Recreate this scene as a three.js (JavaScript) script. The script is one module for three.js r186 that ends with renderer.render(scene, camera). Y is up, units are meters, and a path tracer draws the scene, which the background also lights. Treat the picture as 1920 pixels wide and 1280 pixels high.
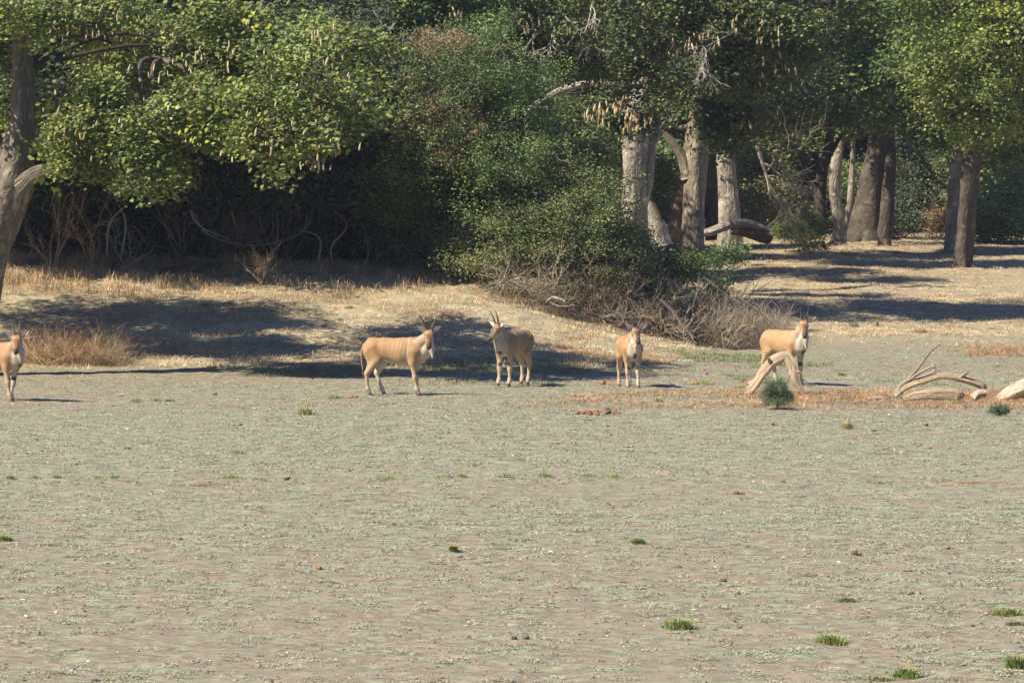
import * as THREE from 'three';
import { mergeGeometries } from 'three/addons/utils/BufferGeometryUtils.js';

// ---------------------------------------------------------------- camera, sky, sun, exposure
const scene = new THREE.Scene();
const FPX = 8000, EYE = 4.4, PITCH = Math.atan(260 / FPX);           // focal length in photo pixels, eye height
const camera = new THREE.PerspectiveCamera(2 * Math.atan(640 / FPX) * 180 / Math.PI, 1920 / 1280, 1, 20000);
camera.position.set(0, EYE, 0);
camera.rotation.x = -PITCH;
camera.updateMatrixWorld();

const SKY = 0.7;
const SUN_EL = 45, SUN_AZ = 24;                                       // azimuth: degrees from due left towards the viewer
const sunDir = new THREE.Vector3(-Math.cos(SUN_AZ * Math.PI / 180) * Math.cos(SUN_EL * Math.PI / 180), Math.sin(SUN_EL * Math.PI / 180), Math.sin(SUN_AZ * Math.PI / 180) * Math.cos(SUN_EL * Math.PI / 180));
// clear dry-season sky: deep blue overhead, paler towards the horizon, a soft brightening round the sun
{
  const w = 256, h = 128, a = new Float32Array(w * h * 4), v = new THREE.Vector3();
  for (let y = 0; y < h; y++) for (let x = 0; x < w; x++) {
    const el = ((y + 0.5) / h - 0.5) * Math.PI, az = ((x + 0.5) / w - 0.5) * Math.PI * 2; v.set(Math.cos(az) * Math.cos(el), Math.sin(el), Math.sin(az) * Math.cos(el));
    const up = Math.max(0, v.y), t = Math.pow(1 - up, 3), c = Math.max(0, v.dot(sunDir)), g = 0.12 * Math.pow(c, 6) + 0.25 * Math.pow(c, 40);
    const k = SKY * (v.y < 0 ? Math.max(0.4, 1 + v.y * 2) : 1);
    a.set([k * (0.06 + 0.16 * t + g), k * (0.12 + 0.19 * t + g * 0.95), k * (0.32 + 0.2 * t + g * 0.85), 1], (y * w + x) * 4);
  }
  const sky = new THREE.DataTexture(a, w, h, THREE.RGBAFormat, THREE.FloatType); sky.mapping = THREE.EquirectangularReflectionMapping; sky.magFilter = sky.minFilter = THREE.LinearFilter; sky.name = 'sky'; sky.needsUpdate = true;
  scene.background = sky; scene.environment = sky;
}
const sun = new THREE.DirectionalLight(new THREE.Color(1, 0.885, 0.71), 5);
sun.position.copy(sunDir).multiplyScalar(150).add(new THREE.Vector3(0, 0, -120)); sun.target.position.set(0, 0, -120);
sun.castShadow = true; sun.shadow.mapSize.set(4096, 4096);
Object.assign(sun.shadow.camera, { left: -90, right: 90, top: 70, bottom: -70, near: 1, far: 400 });
scene.add(sun, sun.target);
scene.fog = new THREE.FogExp2(new THREE.Color(0.62, 0.72, 0.95), 0.00016);
const renderer = new THREE.WebGLRenderer({ antialias: true });
renderer.shadowMap.enabled = true;
renderer.toneMapping = THREE.LinearToneMapping;
renderer.toneMappingExposure = 1.68;

// ---------------------------------------------------------------- small maths
const V = (x, y, z) => new THREE.Vector3(x, y, z);
function rng(seed) { let a = seed >>> 0; return () => { a = (a + 0x6D2B79F5) | 0; let t = Math.imul(a ^ (a >>> 15), 1 | a); t = (t + Math.imul(t ^ (t >>> 7), 61 | t)) ^ t; return ((t ^ (t >>> 14)) >>> 0) / 4294967296; }; }
const lerp = (a, b, t) => a + (b - a) * t, clamp = (x, a = 0, b = 1) => Math.min(b, Math.max(a, x));
const sstep = (a, b, x) => { const t = clamp((x - a) / (b - a)); return t * t * (3 - 2 * t); };
function hash3(x, y, z) { let h = Math.imul(x | 0, 374761393) ^ Math.imul(y | 0, 668265263) ^ Math.imul(z | 0, 2147483647 - 1274126177); h = Math.imul(h ^ (h >>> 13), 1274126177); return ((h ^ (h >>> 16)) >>> 0) / 4294967296; }
function noise(x, y, z = 0) {
  const X = Math.floor(x), Y = Math.floor(y), Z = Math.floor(z); x -= X; y -= Y; z -= Z;
  const u = x * x * (3 - 2 * x), v = y * y * (3 - 2 * y), w = z * z * (3 - 2 * z), h = hash3;
  return lerp(lerp(lerp(h(X, Y, Z), h(X + 1, Y, Z), u), lerp(h(X, Y + 1, Z), h(X + 1, Y + 1, Z), u), v), lerp(lerp(h(X, Y, Z + 1), h(X + 1, Y, Z + 1), u), lerp(h(X, Y + 1, Z + 1), h(X + 1, Y + 1, Z + 1), u), v), w);
}
function fbm(x, y, z = 0, o = 4) { let s = 0, a = 0.5, n = 0; for (let i = 0; i < o; i++) { s += a * noise(x, y, z); n += a; x = x * 2.03 + 17.1; y = y * 2.03 + 5.3; z = z * 2.03 + 9.7; a *= 0.5; } return s / n; }
const gauss = r => (r() + r() + r() + r() - 2) / 0.58;
function curve1(pts) {                                                 // smooth interpolation through (x, y) points
  return x => { if (x <= pts[0][0]) return pts[0][1]; for (let i = 1; i < pts.length; i++) if (x < pts[i][0]) { const [a, b] = [pts[i - 1], pts[i]]; return lerp(a[1], b[1], (x - a[0]) / (b[0] - a[0])); } return pts[pts.length - 1][1]; };
}
function smooth1(f, w) { return x => (f(x - w) + 2 * f(x - w / 2) + 2 * f(x) + 2 * f(x + w / 2) + f(x + w)) / 8; }

// ---------------------------------------------------------------- terrain: flat dry pond bed, a bank behind it, woodland floor
const bankL = smooth1(curve1([[0, 0], [108, 0], [113, 0.12], [118, 0.5], [122, 1.15], [127, 1.95], [131, 2.4], [138, 2.75], [150, 3.1], [300, 4], [900, 8]]), 2);
const bankR = smooth1(curve1([[0, 0], [126, 0], [136, 0.12], [142, 0.42], [150, 0.85], [160, 1.35], [172, 1.8], [186, 2.2], [205, 2.55], [230, 2.8], [300, 3.2], [900, 8]]), 3);
function bedness(x, d) { return 1 - sstep(0.02, 0.22, lerp(bankL(d), bankR(d), sstep(-2, 7, x)) + 0.12 * (fbm(x * 0.3, d * 0.25, 3) - 0.5)); }
function H(x, z) {
  const d = -z, k = sstep(-2, 7, x + 1.5 * (fbm(d * 0.1, 7, 1) - 0.5));
  const base = lerp(bankL(d + 2.5 * (fbm(x * 0.15, 3.3, 2) - 0.5)), bankR(d), k);
  const up = clamp(base / 0.8);
  return base + up * (0.5 * (fbm(x * 0.22, d * 0.22, 5) - 0.5) + 0.12 * (fbm(x * 1.1, d * 1.1, 8) - 0.5)) + 0.035 * (fbm(x * 0.5, d * 0.35, 11) - 0.5) + 0.075 * (fbm(x * 2.1, d * 2.1, 13, 3) - 0.5);
}
function ray(px, py) { const u = (px - 960) / FPX, v = (640 - py) / FPX, c = Math.cos(PITCH), s = Math.sin(PITCH); return V(u, v * c - s, -v * s - c); }
function at(px, py, d) { const r = ray(px, py); return V(0, EYE, 0).addScaledVector(r, d / -r.z); }
function ground(px, py) {                                              // where a line of sight first meets the ground
  let d = 25; const r = ray(px, py);
  for (; d < 420; d += 0.1) { const t = d / -r.z; if (EYE + r.y * t < H(r.x * t, -d)) break; }
  const t = d / -r.z; return V(r.x * t, H(r.x * t, -d), -d);
}
const foot = (px, d) => { const x = (px - 960) / FPX * d; return V(x, H(x, -d), -d); };
const PXM = d => FPX / d;

// ---------------------------------------------------------------- objects: names, tags
const taken = new Set();
function numbered(name) { let n = name, k = 0; while (taken.has(n)) n = name + '_' + String(++k).padStart(3, '0'); taken.add(n); return n; }
function tag(o, label, category, group, kind) { Object.assign(o.userData, { label, category }); if (group) o.userData.group = group; if (kind) o.userData.kind = kind; return o; }
function thing(name, label, category, pos, group) { const g = new THREE.Group(); g.name = numbered(name); g.position.copy(pos); scene.add(g); return tag(g, label, category, group); }
function part(name, geo, mat, parent, kind) { const m = new THREE.Mesh(geo, mat); m.name = name; m.castShadow = m.receiveShadow = true; parent.add(m); if (kind) m.userData.kind = kind; return m; }
function copies(name, geo, mat, list, parent, kind = 'stuff') {        // list of [Matrix4, Color]
  const m = new THREE.InstancedMesh(geo, mat, list.length); m.name = name; m.castShadow = m.receiveShadow = true;
  list.forEach(([mx, c], i) => { m.setMatrixAt(i, mx); if (c) m.setColorAt(i, c); });
  parent.add(m); m.userData.kind = kind; return m;
}
const lin = (r, g, b) => new THREE.Color().setRGB(r, g, b);
function mat(r, g, b, rough = 0.95, extra = {}) { return new THREE.MeshStandardMaterial({ color: lin(r, g, b), roughness: rough, ...extra }); }

// ---------------------------------------------------------------- textures
function texture(w, h, f, srgb) {
  const a = new Uint8Array(w * h * 4);
  for (let y = 0; y < h; y++) for (let x = 0; x < w; x++) { const c = f(x / w, y / h, x, y); for (let k = 0; k < 3; k++) a[(y * w + x) * 4 + k] = clamp(Array.isArray(c) ? c[k] : c) * 255; a[(y * w + x) * 4 + 3] = 255; }
  const t = new THREE.DataTexture(a, w, h); t.wrapS = t.wrapT = THREE.RepeatWrapping; t.magFilter = THREE.LinearFilter; t.minFilter = THREE.LinearMipmapLinearFilter; t.generateMipmaps = true;
  if (srgb) t.colorSpace = THREE.SRGBColorSpace; t.needsUpdate = true; return t;
}
function tiled(f, u, v, su, sv) { const a = f(u * su, v * sv), b = f((u - 1) * su, v * sv), c = f(u * su, (v - 1) * sv), d = f((u - 1) * su, (v - 1) * sv); return lerp(lerp(a, b, u), lerp(c, d, u), v); }
// soil: fine crumbs, small dark pits, pale flecks of litter
const crumbs = (() => { const w = 1024, out = new Float32Array(w * w); for (let y = 0; y < w; y++) for (let x = 0; x < w; x++) out[y * w + x] = tiled((a, b) => fbm(a, b, 1, 5), x / w, y / w, 42, 42); return out; })();
const sageTile = (() => { const w = 1024, out = new Float32Array(w * w); for (let y = 0; y < w; y++) for (let x = 0; x < w; x++) out[y * w + x] = tiled((a, b) => 0.6 * fbm(a, b, 3, 4) + 0.4 * fbm(a * 4.3, b * 4.3, 6, 3), x / w, y / w, 18, 18); return out; })();
const soilMap = texture(1024, 1024, (u, v, x, y) => { const n = crumbs[y * 1024 + x], s = hash3(x >> 1, y >> 1, 7); let l = 0.84 + (n - 0.5) * 0.6; if (n < 0.27) l *= 0.8; const f = s > 0.995 ? 0.14 : 0, g = sstep(0.46, 0.62, sageTile[y * 1024 + x]) * 0.9; return [(l + f) * lerp(1, 0.98, g), (l + f * 0.95) * lerp(1, 1.09, g), (l + f * 0.8) * lerp(1, 1.05, g)]; }, true);
const soilBump = texture(1024, 1024, (u, v, x, y) => crumbs[y * 1024 + x]);
const barkH = (() => { const w = 256, h = 512, o = new Float32Array(w * h); for (let y = 0; y < h; y++) for (let x = 0; x < w; x++) { const u = x / w, v = y / h; const f = tiled((a, b) => fbm(a + 0.8 * noise(b * 0.7, 3), b * 0.28, 4, 4), u, v, 12, 24); o[y * w + x] = Math.abs(f - 0.5) * 2.6 * 0.7 + 0.3 * tiled((a, b) => fbm(a, b, 9, 3), u, v, 24, 48); } return o; })();
const woodMap = texture(256, 512, (u, v, x, y) => { const n = barkH[y * 256 + x], b = tiled((p, q) => fbm(p, q, 5, 3), u, v, 6, 8); const l = 0.7 + 0.32 * n + (b - 0.5) * 0.5; return [l, l * 0.98, l * 0.95]; }, true);
const barkMap = texture(256, 512, (u, v, x, y) => { const n = barkH[y * 256 + x], b = tiled((p, q) => fbm(p, q, 2, 3), u, v, 5, 6); const l = 0.5 + 0.75 * n + (b - 0.5) * 0.7; return [l, l * 0.985, l * 0.96]; }, true);
const barkBump = texture(256, 512, (u, v, x, y) => barkH[y * 256 + x]);
function bark(r, g, b) { return new THREE.MeshStandardMaterial({ color: lin(r, g, b), map: barkMap, bumpMap: barkBump, bumpScale: 0.09, roughness: 0.95 }); }

// ---------------------------------------------------------------- woody shapes
function tube(pts, rad, { seg = 9, n = 0, rough = 0.08, freq = 3, seed = 1, caps = true, ellipse = 1 } = {}) {
  const c = new THREE.CatmullRomCurve3(pts, false, 'catmullrom', 0.5); n = n || (pts.length - 1) * 5;
  const pos = [], uv = [], idx = []; let nrm = null, len = 0, prev = null;
  const R = t => { const q = t * (rad.length - 1), i = Math.min(rad.length - 2, Math.floor(q)); return rad.length === 1 ? rad[0] : lerp(rad[i], rad[i + 1], q - i); };
  for (let i = 0; i <= n; i++) {
    const t = i / n, p = c.getPoint(t), tg = c.getTangent(t);
    if (!nrm) { nrm = Math.abs(tg.y) < 0.9 ? V(0, 1, 0) : V(1, 0, 0); }
    nrm.addScaledVector(tg, -nrm.dot(tg)).normalize(); const bi = V().crossVectors(tg, nrm);
    if (prev) len += p.distanceTo(prev); prev = p;
    for (let j = 0; j <= seg; j++) {
      const a = (j % seg) / seg * Math.PI * 2, ca = Math.cos(a), sa = Math.sin(a); let r = R(t);
      if (rough) r *= 1 + rough * 2 * (fbm(ca * freq * 0.5 + seed * 7, sa * freq * 0.5, len * 0.9, 3) - 0.5) + rough * 0.8 * Math.sin(a * 3 + seed + len * 0.6);
      pos.push(p.x + r * (ca * nrm.x + sa * bi.x * ellipse), p.y + r * (ca * nrm.y + sa * bi.y * ellipse), p.z + r * (ca * nrm.z + sa * bi.z * ellipse));
      uv.push(j / seg * 2, len * 0.5);
    }
  }
  const w = seg + 1;
  for (let i = 0; i < n; i++) for (let j = 0; j < seg; j++) { const a = i * w + j; idx.push(a, a + w, a + 1, a + 1, a + w, a + w + 1); }
  if (caps) for (const [row, flip] of [[0, 0], [n, 1]]) {
    const p = c.getPoint(row / n), k = pos.length / 3; pos.push(p.x, p.y, p.z); uv.push(0.5, row ? len * 0.5 : 0);
    for (let j = 0; j < seg; j++) { const a = row * w + j; flip ? idx.push(k, a, a + 1) : idx.push(k, a + 1, a); }
  }
  const g = new THREE.BufferGeometry(); g.setAttribute('position', new THREE.Float32BufferAttribute(pos, 3)); g.setAttribute('uv', new THREE.Float32BufferAttribute(uv, 2)); g.setIndex(idx); g.computeVertexNormals();
  return g;
}
function loose(g) { const o = g.index ? g.toNonIndexed() : g; return o; }
// a branching spray of bare twigs that starts at the origin and grows along +y
function twigSpray(seed, { len = 1, rad = 0.02, n = 6, up = 0.7, curl = 0.6, depth = 2, seg = 4 } = {}) {
  const r = rng(seed), parts = [];
  const grow = (p, dir, L, R, lv) => {
    const pts = [p.clone()], q = p.clone(), dd = dir.clone();
    for (let i = 0; i < 4; i++) { dd.add(V(r() - 0.5, (r() - 0.5) * 0.6, r() - 0.5).multiplyScalar(curl)).normalize(); q.addScaledVector(dd, L / 4); pts.push(q.clone()); if (lv > 0 && i > 0) for (let k = 0; k < 2; k++) if (r() < 0.75) grow(q, dd.clone().add(V(r() - 0.5, r() - 0.3, r() - 0.5).multiplyScalar(1.5)).normalize(), L * (0.4 + 0.3 * r()), R * 0.55, lv - 1); }
    parts.push(tube(pts, [R, R * 0.75, R * 0.4], { seg, n: 5, rough: 0, caps: false }));
  };
  for (let i = 0; i < n; i++) { const a = r() * 6.283; grow(V(0, 0, 0), V(Math.cos(a) * (1 - up), up * (0.5 + r()), Math.sin(a) * (1 - up)).normalize(), len * (0.6 + 0.6 * r()), rad * (0.7 + 0.5 * r()), depth - 1); }
  return mergeGeometries(parts);
}

// ---------------------------------------------------------------- leaves
function leafCluster(seed, n, R, L, W, flat = 0.6) {                   // n folded leaves spread through a ball of radius R
  const r = rng(seed), pos = [], idx = [];
  for (let i = 0; i < n; i++) {
    const c = V(gauss(r), gauss(r) * 0.7, gauss(r)).multiplyScalar(R * 0.55);
    const up = V(gauss(r) * 0.7, flat + r(), gauss(r) * 0.7).normalize(), a = r() * 6.283, f = V(Math.cos(a), -0.35 + 0.5 * (r() - 0.5), Math.sin(a)); f.addScaledVector(up, -f.dot(up)).normalize();
    const s = V().crossVectors(up, f), l = L * (0.65 + 0.6 * r()), w = W * (0.65 + 0.6 * r()), k = pos.length / 3, droop = 0.12 * l;
    const put = (x, y, z) => { const p = c.clone().addScaledVector(f, x).addScaledVector(s, y).addScaledVector(up, z); pos.push(p.x, p.y, p.z); };
    put(0, 0, 0); put(l * 0.35, w * 0.5, 0.1 * l); put(l * 0.75, w * 0.42, 0.04 * l); put(l, 0, -droop); put(l * 0.75, -w * 0.42, 0.04 * l); put(l * 0.35, -w * 0.5, 0.1 * l);
    idx.push(k, k + 1, k + 5, k + 1, k + 4, k + 5, k + 1, k + 2, k + 4, k + 2, k + 3, k + 4);
  }
  let g = new THREE.BufferGeometry(); g.setAttribute('position', new THREE.Float32BufferAttribute(pos, 3)); g.setIndex(idx); g = g.toNonIndexed(); g.computeVertexNormals(); return g;
}
function leafMat(r, g, b, t = 0.32) { return new THREE.MeshPhysicalMaterial({ color: lin(r, g, b), roughness: 0.9, clearcoat: 0.35, clearcoatRoughness: 0.42, transmission: t, thickness: 0, side: THREE.DoubleSide }); }
const LEAF = {
  broad: leafCluster(11, 32, 0.4, 0.14, 0.092), fine: leafCluster(12, 46, 0.34, 0.085, 0.05), mid: leafCluster(13, 44, 0.5, 0.14, 0.09), big: leafCluster(14, 46, 0.75, 0.2, 0.13), far: leafCluster(15, 44, 1.1, 0.32, 0.22), far2: leafCluster(17, 60, 1.1, 0.24, 0.16), herb: leafCluster(16, 40, 0.16, 0.05, 0.018, 0.1),
};
const leafMats = {};
function leafMaterial(c) { const k = c.join(); return leafMats[k] ??= leafMat(...c); }
// crown: leaf clusters through a set of lobes [centre, radii, how many]; uneven outline, gaps, inner leaves too
function leaves(tree, lobes, kind, color, seed, { name = 'crown', gap = 0.42, vary = 0.36, yellow = 0.12, size = 1, freq = 0.55 } = {}) {
  const r = rng(seed), list = [], base = tree.position;
  for (const [c, rad, n] of lobes) {
   const subs = [], ns = clamp(Math.round(n / 14), 5, 44), mr = (rad[0] + rad[1] + rad[2]) / 3;
   for (let i = 0; i < ns; i++) { const d = V(gauss(r), gauss(r), gauss(r)).normalize(), k = 0.6 + 0.42 * r() + (r() < 0.18 ? 0.22 : 0); subs.push([V(c.x + d.x * rad[0] * k, c.y + d.y * rad[1] * k, c.z + d.z * rad[2] * k), mr * (0.15 + 0.17 * r()), 0.8 + 0.4 * r()]); }
   for (let i = 0; i < n; i++) {
    const inner = r() < 0.12, d = V(gauss(r), gauss(r), gauss(r)), [sc, sr] = subs[Math.floor(r() * ns)];
    const k = Math.cbrt(r()) * 0.72 / d.length();
    const p = inner ? V(c.x + d.x * rad[0] * k, c.y + d.y * rad[1] * k, c.z + d.z * rad[2] * k) : sc.clone().add(V(d.x * sr, d.y * sr * 0.42 - 0.1 * sr, d.z * sr));
    if (fbm(p.x * freq + seed, p.y * freq * 1.3, p.z * freq, 3) < gap) continue;
    if (p.y < H(p.x, p.z) + 0.1) continue;
    const s = size * (0.7 + 0.6 * r()), tilt = new THREE.Euler((r() - 0.5) * 0.9, r() * 6.283, (r() - 0.5) * 0.9);
    const m = new THREE.Matrix4().compose(p.sub(base), new THREE.Quaternion().setFromEuler(tilt), V(s, s, s));
    const v = 1 + vary * gauss(r), y = r() < yellow ? 1.7 : 1 + 0.25 * (r() - 0.5);
    list.push([m, lin(clamp(v * y, 0.3, 2.4), clamp(v * (y > 1.5 ? 1.35 : 1), 0.3, 2), clamp(v * 0.95, 0.3, 2))]);
   }
  }
  return copies(name, LEAF[kind], leafMaterial(color), list, tree);
}
// lobes given as picture place, distance and half width / half height in photo pixels, depth half-size in metres
const lobe = (px, py, d, rx, ry, rz, n) => [at(px, py, d), [rx / PXM(d), ry / PXM(d), rz], n];
function limbs(tree, from, targets, r0, material, seed, name = 'limb') {
  const r = rng(seed), b = tree.position;
  for (const t of targets) {
    const a = from.clone(), m = a.clone().lerp(t, 0.45).add(V((r() - 0.5) * 0.8, 0.35 + r() * 0.5, (r() - 0.5) * 0.8)), m2 = a.clone().lerp(t, 0.75).add(V((r() - 0.5) * 0.7, 0.3 * r(), (r() - 0.5) * 0.7));
    part(name, tube([a, m, m2, t].map(p => p.clone().sub(b)), [r0, r0 * 0.7, r0 * 0.45, r0 * 0.18], { seg: 7, n: 14, rough: 0.08, seed: seed + t.x }), material, tree);
  }
}

// ---------------------------------------------------------------- the ground: one sheet
// how much low sage-green mat covers the bed at a place (0..1)
function matCover(x, d) {
  const band = fbm(x * 0.05, d * 0.14, 31, 3), patch = fbm(x * 2.6, d * 2.2, 33, 3), fine = fbm(x * 8, d * 7, 35, 2);
  const mid = sstep(44, 58, d) * (1 - sstep(86, 96, d)) * 0.13;
  return clamp((band - 0.5) * 1.7 + (patch - 0.5) * 1.2 + (fine - 0.5) * 1.0 + 0.5 + mid);
}
const C = { soil: [0.345, 0.29, 0.212], sage: [0.35, 0.345, 0.245], straw: [0.55, 0.44, 0.285], red: [0.40, 0.28, 0.18], litter: [0.26, 0.2, 0.13], mud: [0.35, 0.29, 0.2], far: [0.5, 0.4, 0.275] };
function groundColour(x, d, y) {
  const bed = bedness(x, d), n = fbm(x * 0.4, d * 0.4, 41, 4), n2 = fbm(x * 1.6, d * 1.6, 43, 3), out = [0, 0, 0];
  const m = sstep(0.35, 0.75, matCover(x, d)) * 0.85, mud = sstep(88, 96, d) * sstep(0.45, 0.62, fbm(x * 0.12, d * 0.3, 45, 3)) * 0.6;
  const right = sstep(2, 8, x), redness = sstep(0.48, 0.66, n) * (1 - right * 0.6), dry = sstep(0.5, 0.7, n2) * 0.25;
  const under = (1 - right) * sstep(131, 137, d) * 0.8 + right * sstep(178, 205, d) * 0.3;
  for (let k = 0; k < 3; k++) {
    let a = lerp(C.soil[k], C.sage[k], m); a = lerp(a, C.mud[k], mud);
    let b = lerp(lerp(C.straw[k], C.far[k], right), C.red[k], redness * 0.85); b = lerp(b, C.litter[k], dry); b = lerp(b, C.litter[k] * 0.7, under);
    out[k] = lerp(b, a, bed);
  }
  return out;
}
{
  const xs = [], zs = [];
  for (let x = -17; x <= 17.01; x += 0.17) xs.push(x);
  for (let s = 1, x = 17; x < 900; s *= 1.35) { x += s; xs.push(x); xs.unshift(-x); }
  for (let d = 36; d < 72; d += 0.13) zs.push(d);
  for (let d = 72; d < 150; d += 0.26) zs.push(d);
  for (let d = 150; d < 250; d += 0.8) zs.push(d);
  for (let s = 1.5, d = 250; d < 1500; s *= 1.3) { zs.push(d); d += s; }
  for (let s = 1, d = 36; d > -600; s *= 1.4) { d -= s; zs.unshift(d); }
  const w = xs.length, pos = new Float32Array(w * zs.length * 3), col = new Float32Array(w * zs.length * 3), uv = new Float32Array(w * zs.length * 2), idx = [];
  zs.forEach((d, j) => xs.forEach((x, i) => {
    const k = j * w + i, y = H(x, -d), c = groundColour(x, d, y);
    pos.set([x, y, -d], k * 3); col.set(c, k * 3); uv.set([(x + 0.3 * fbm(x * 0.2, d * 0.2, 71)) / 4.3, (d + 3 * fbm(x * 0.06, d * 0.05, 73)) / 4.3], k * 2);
    if (i && j) idx.push(k - w - 1, k - w, k - 1, k - w, k, k - 1);
  }));
  const g = new THREE.BufferGeometry(); g.setAttribute('position', new THREE.BufferAttribute(pos, 3)); g.setAttribute('color', new THREE.BufferAttribute(col, 3)); g.setAttribute('uv', new THREE.BufferAttribute(uv, 2)); g.setIndex(idx); g.computeVertexNormals();
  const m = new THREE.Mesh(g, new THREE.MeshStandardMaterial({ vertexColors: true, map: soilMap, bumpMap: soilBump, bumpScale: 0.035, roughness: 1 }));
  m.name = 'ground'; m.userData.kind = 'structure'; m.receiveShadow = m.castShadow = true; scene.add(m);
}

// ---------------------------------------------------------------- ground cover that nobody could count
function blades(seed, n, R, h, w, lean = 0.5) {                         // a tuft of n grass blades
  const r = rng(seed), pos = [];
  for (let i = 0; i < n; i++) {
    const a = r() * 6.283, q = Math.pow(r(), 0.7) * R * (0.8 + 0.4 * r()), x = Math.cos(a) * q, z = Math.sin(a) * q, t = a + (r() - 0.5) * 3.4, l = h * (0.4 + 0.8 * r()) * (1 - 0.45 * (q / R) * (q / R)), le = lean * l * (0.3 + r()), ww = w * (0.7 + 0.6 * r()), sx = -Math.sin(t) * ww / 2, sz = Math.cos(t) * ww / 2;
    const mx = x + Math.cos(t) * le * 0.35, mz = z + Math.sin(t) * le * 0.35, ex = x + Math.cos(t) * le, ez = z + Math.sin(t) * le, my = l * 0.6, ey = l * (1 - 0.3 * lean);
    pos.push(x - sx, -0.02, z - sz, x + sx, -0.02, z + sz, mx + sx * 0.8, my, mz + sz * 0.8, x - sx, -0.02, z - sz, mx + sx * 0.8, my, mz + sz * 0.8, mx - sx * 0.8, my, mz - sz * 0.8, mx - sx * 0.8, my, mz - sz * 0.8, mx + sx * 0.8, my, mz + sz * 0.8, ex, ey, ez);
  }
  const g = new THREE.BufferGeometry(); g.setAttribute('position', new THREE.Float32BufferAttribute(pos, 3)); g.computeVertexNormals(); return g;
}
function matPlant(seed, n, R) {                                         // low creeping plant: little leaves close to the soil
  const r = rng(seed), pos = [];
  for (let i = 0; i < n; i++) {
    const a = r() * 6.283, q = Math.sqrt(r()) * R, x = Math.cos(a) * q, z = Math.sin(a) * q, y = 0.003 + 0.02 * r() * r(), t = r() * 6.283, l = 0.014 + 0.016 * r(), w = 0.005 + 0.005 * r(), c = Math.cos(t), s = Math.sin(t), dy = (r() - 0.4) * 0.012, ty = (r() - 0.5) * 0.008;
    pos.push(x, y, z, x + c * l * 0.5 - s * w, y + dy * 0.5 + ty, z + s * l * 0.5 + c * w, x + c * l, y + dy, z + s * l, x, y, z, x + c * l, y + dy, z + s * l, x + c * l * 0.5 + s * w, y + dy * 0.5 - ty, z + s * l * 0.5 - c * w);
  }
  const g = new THREE.BufferGeometry(); g.setAttribute('position', new THREE.Float32BufferAttribute(pos, 3)); g.computeVertexNormals(); return g;
}
const halfWidth = d => d * 0.126 + 0.6;
// scatter over the visible strip: keep(x, d) gives a probability
function scatter(seed, n, d0, d1, keep, make) {
  const r = rng(seed), list = [], m = new THREE.Matrix4(), q = new THREE.Quaternion(), e = new THREE.Euler();
  for (let i = 0; i < n; i++) {
    const d = Math.sqrt(lerp(d0 * d0, d1 * d1, r())), x = (r() * 2 - 1) * halfWidth(d);
    if (r() > keep(x, d)) continue;
    const { s, sy = s, c, tilt = 0.15, lift = 0 } = make(r, x, d);
    e.set((r() - 0.5) * tilt, r() * 6.283, (r() - 0.5) * tilt);
    list.push([m.clone().compose(V(x, H(x, -d) + lift, -d), q.setFromEuler(e), V(s, sy, s)), c]);
  }
  return list;
}
const two = (r, g, b) => new THREE.MeshStandardMaterial({ color: lin(r, g, b), roughness: 1, side: THREE.DoubleSide });
const tint = (r, v, warm = 0) => { const k = 1 + v * gauss(r), w = warm * gauss(r); return lin(clamp(k * (1 + w), 0.2, 2), clamp(k, 0.2, 2), clamp(k * (1 - w), 0.2, 2)); };
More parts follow.
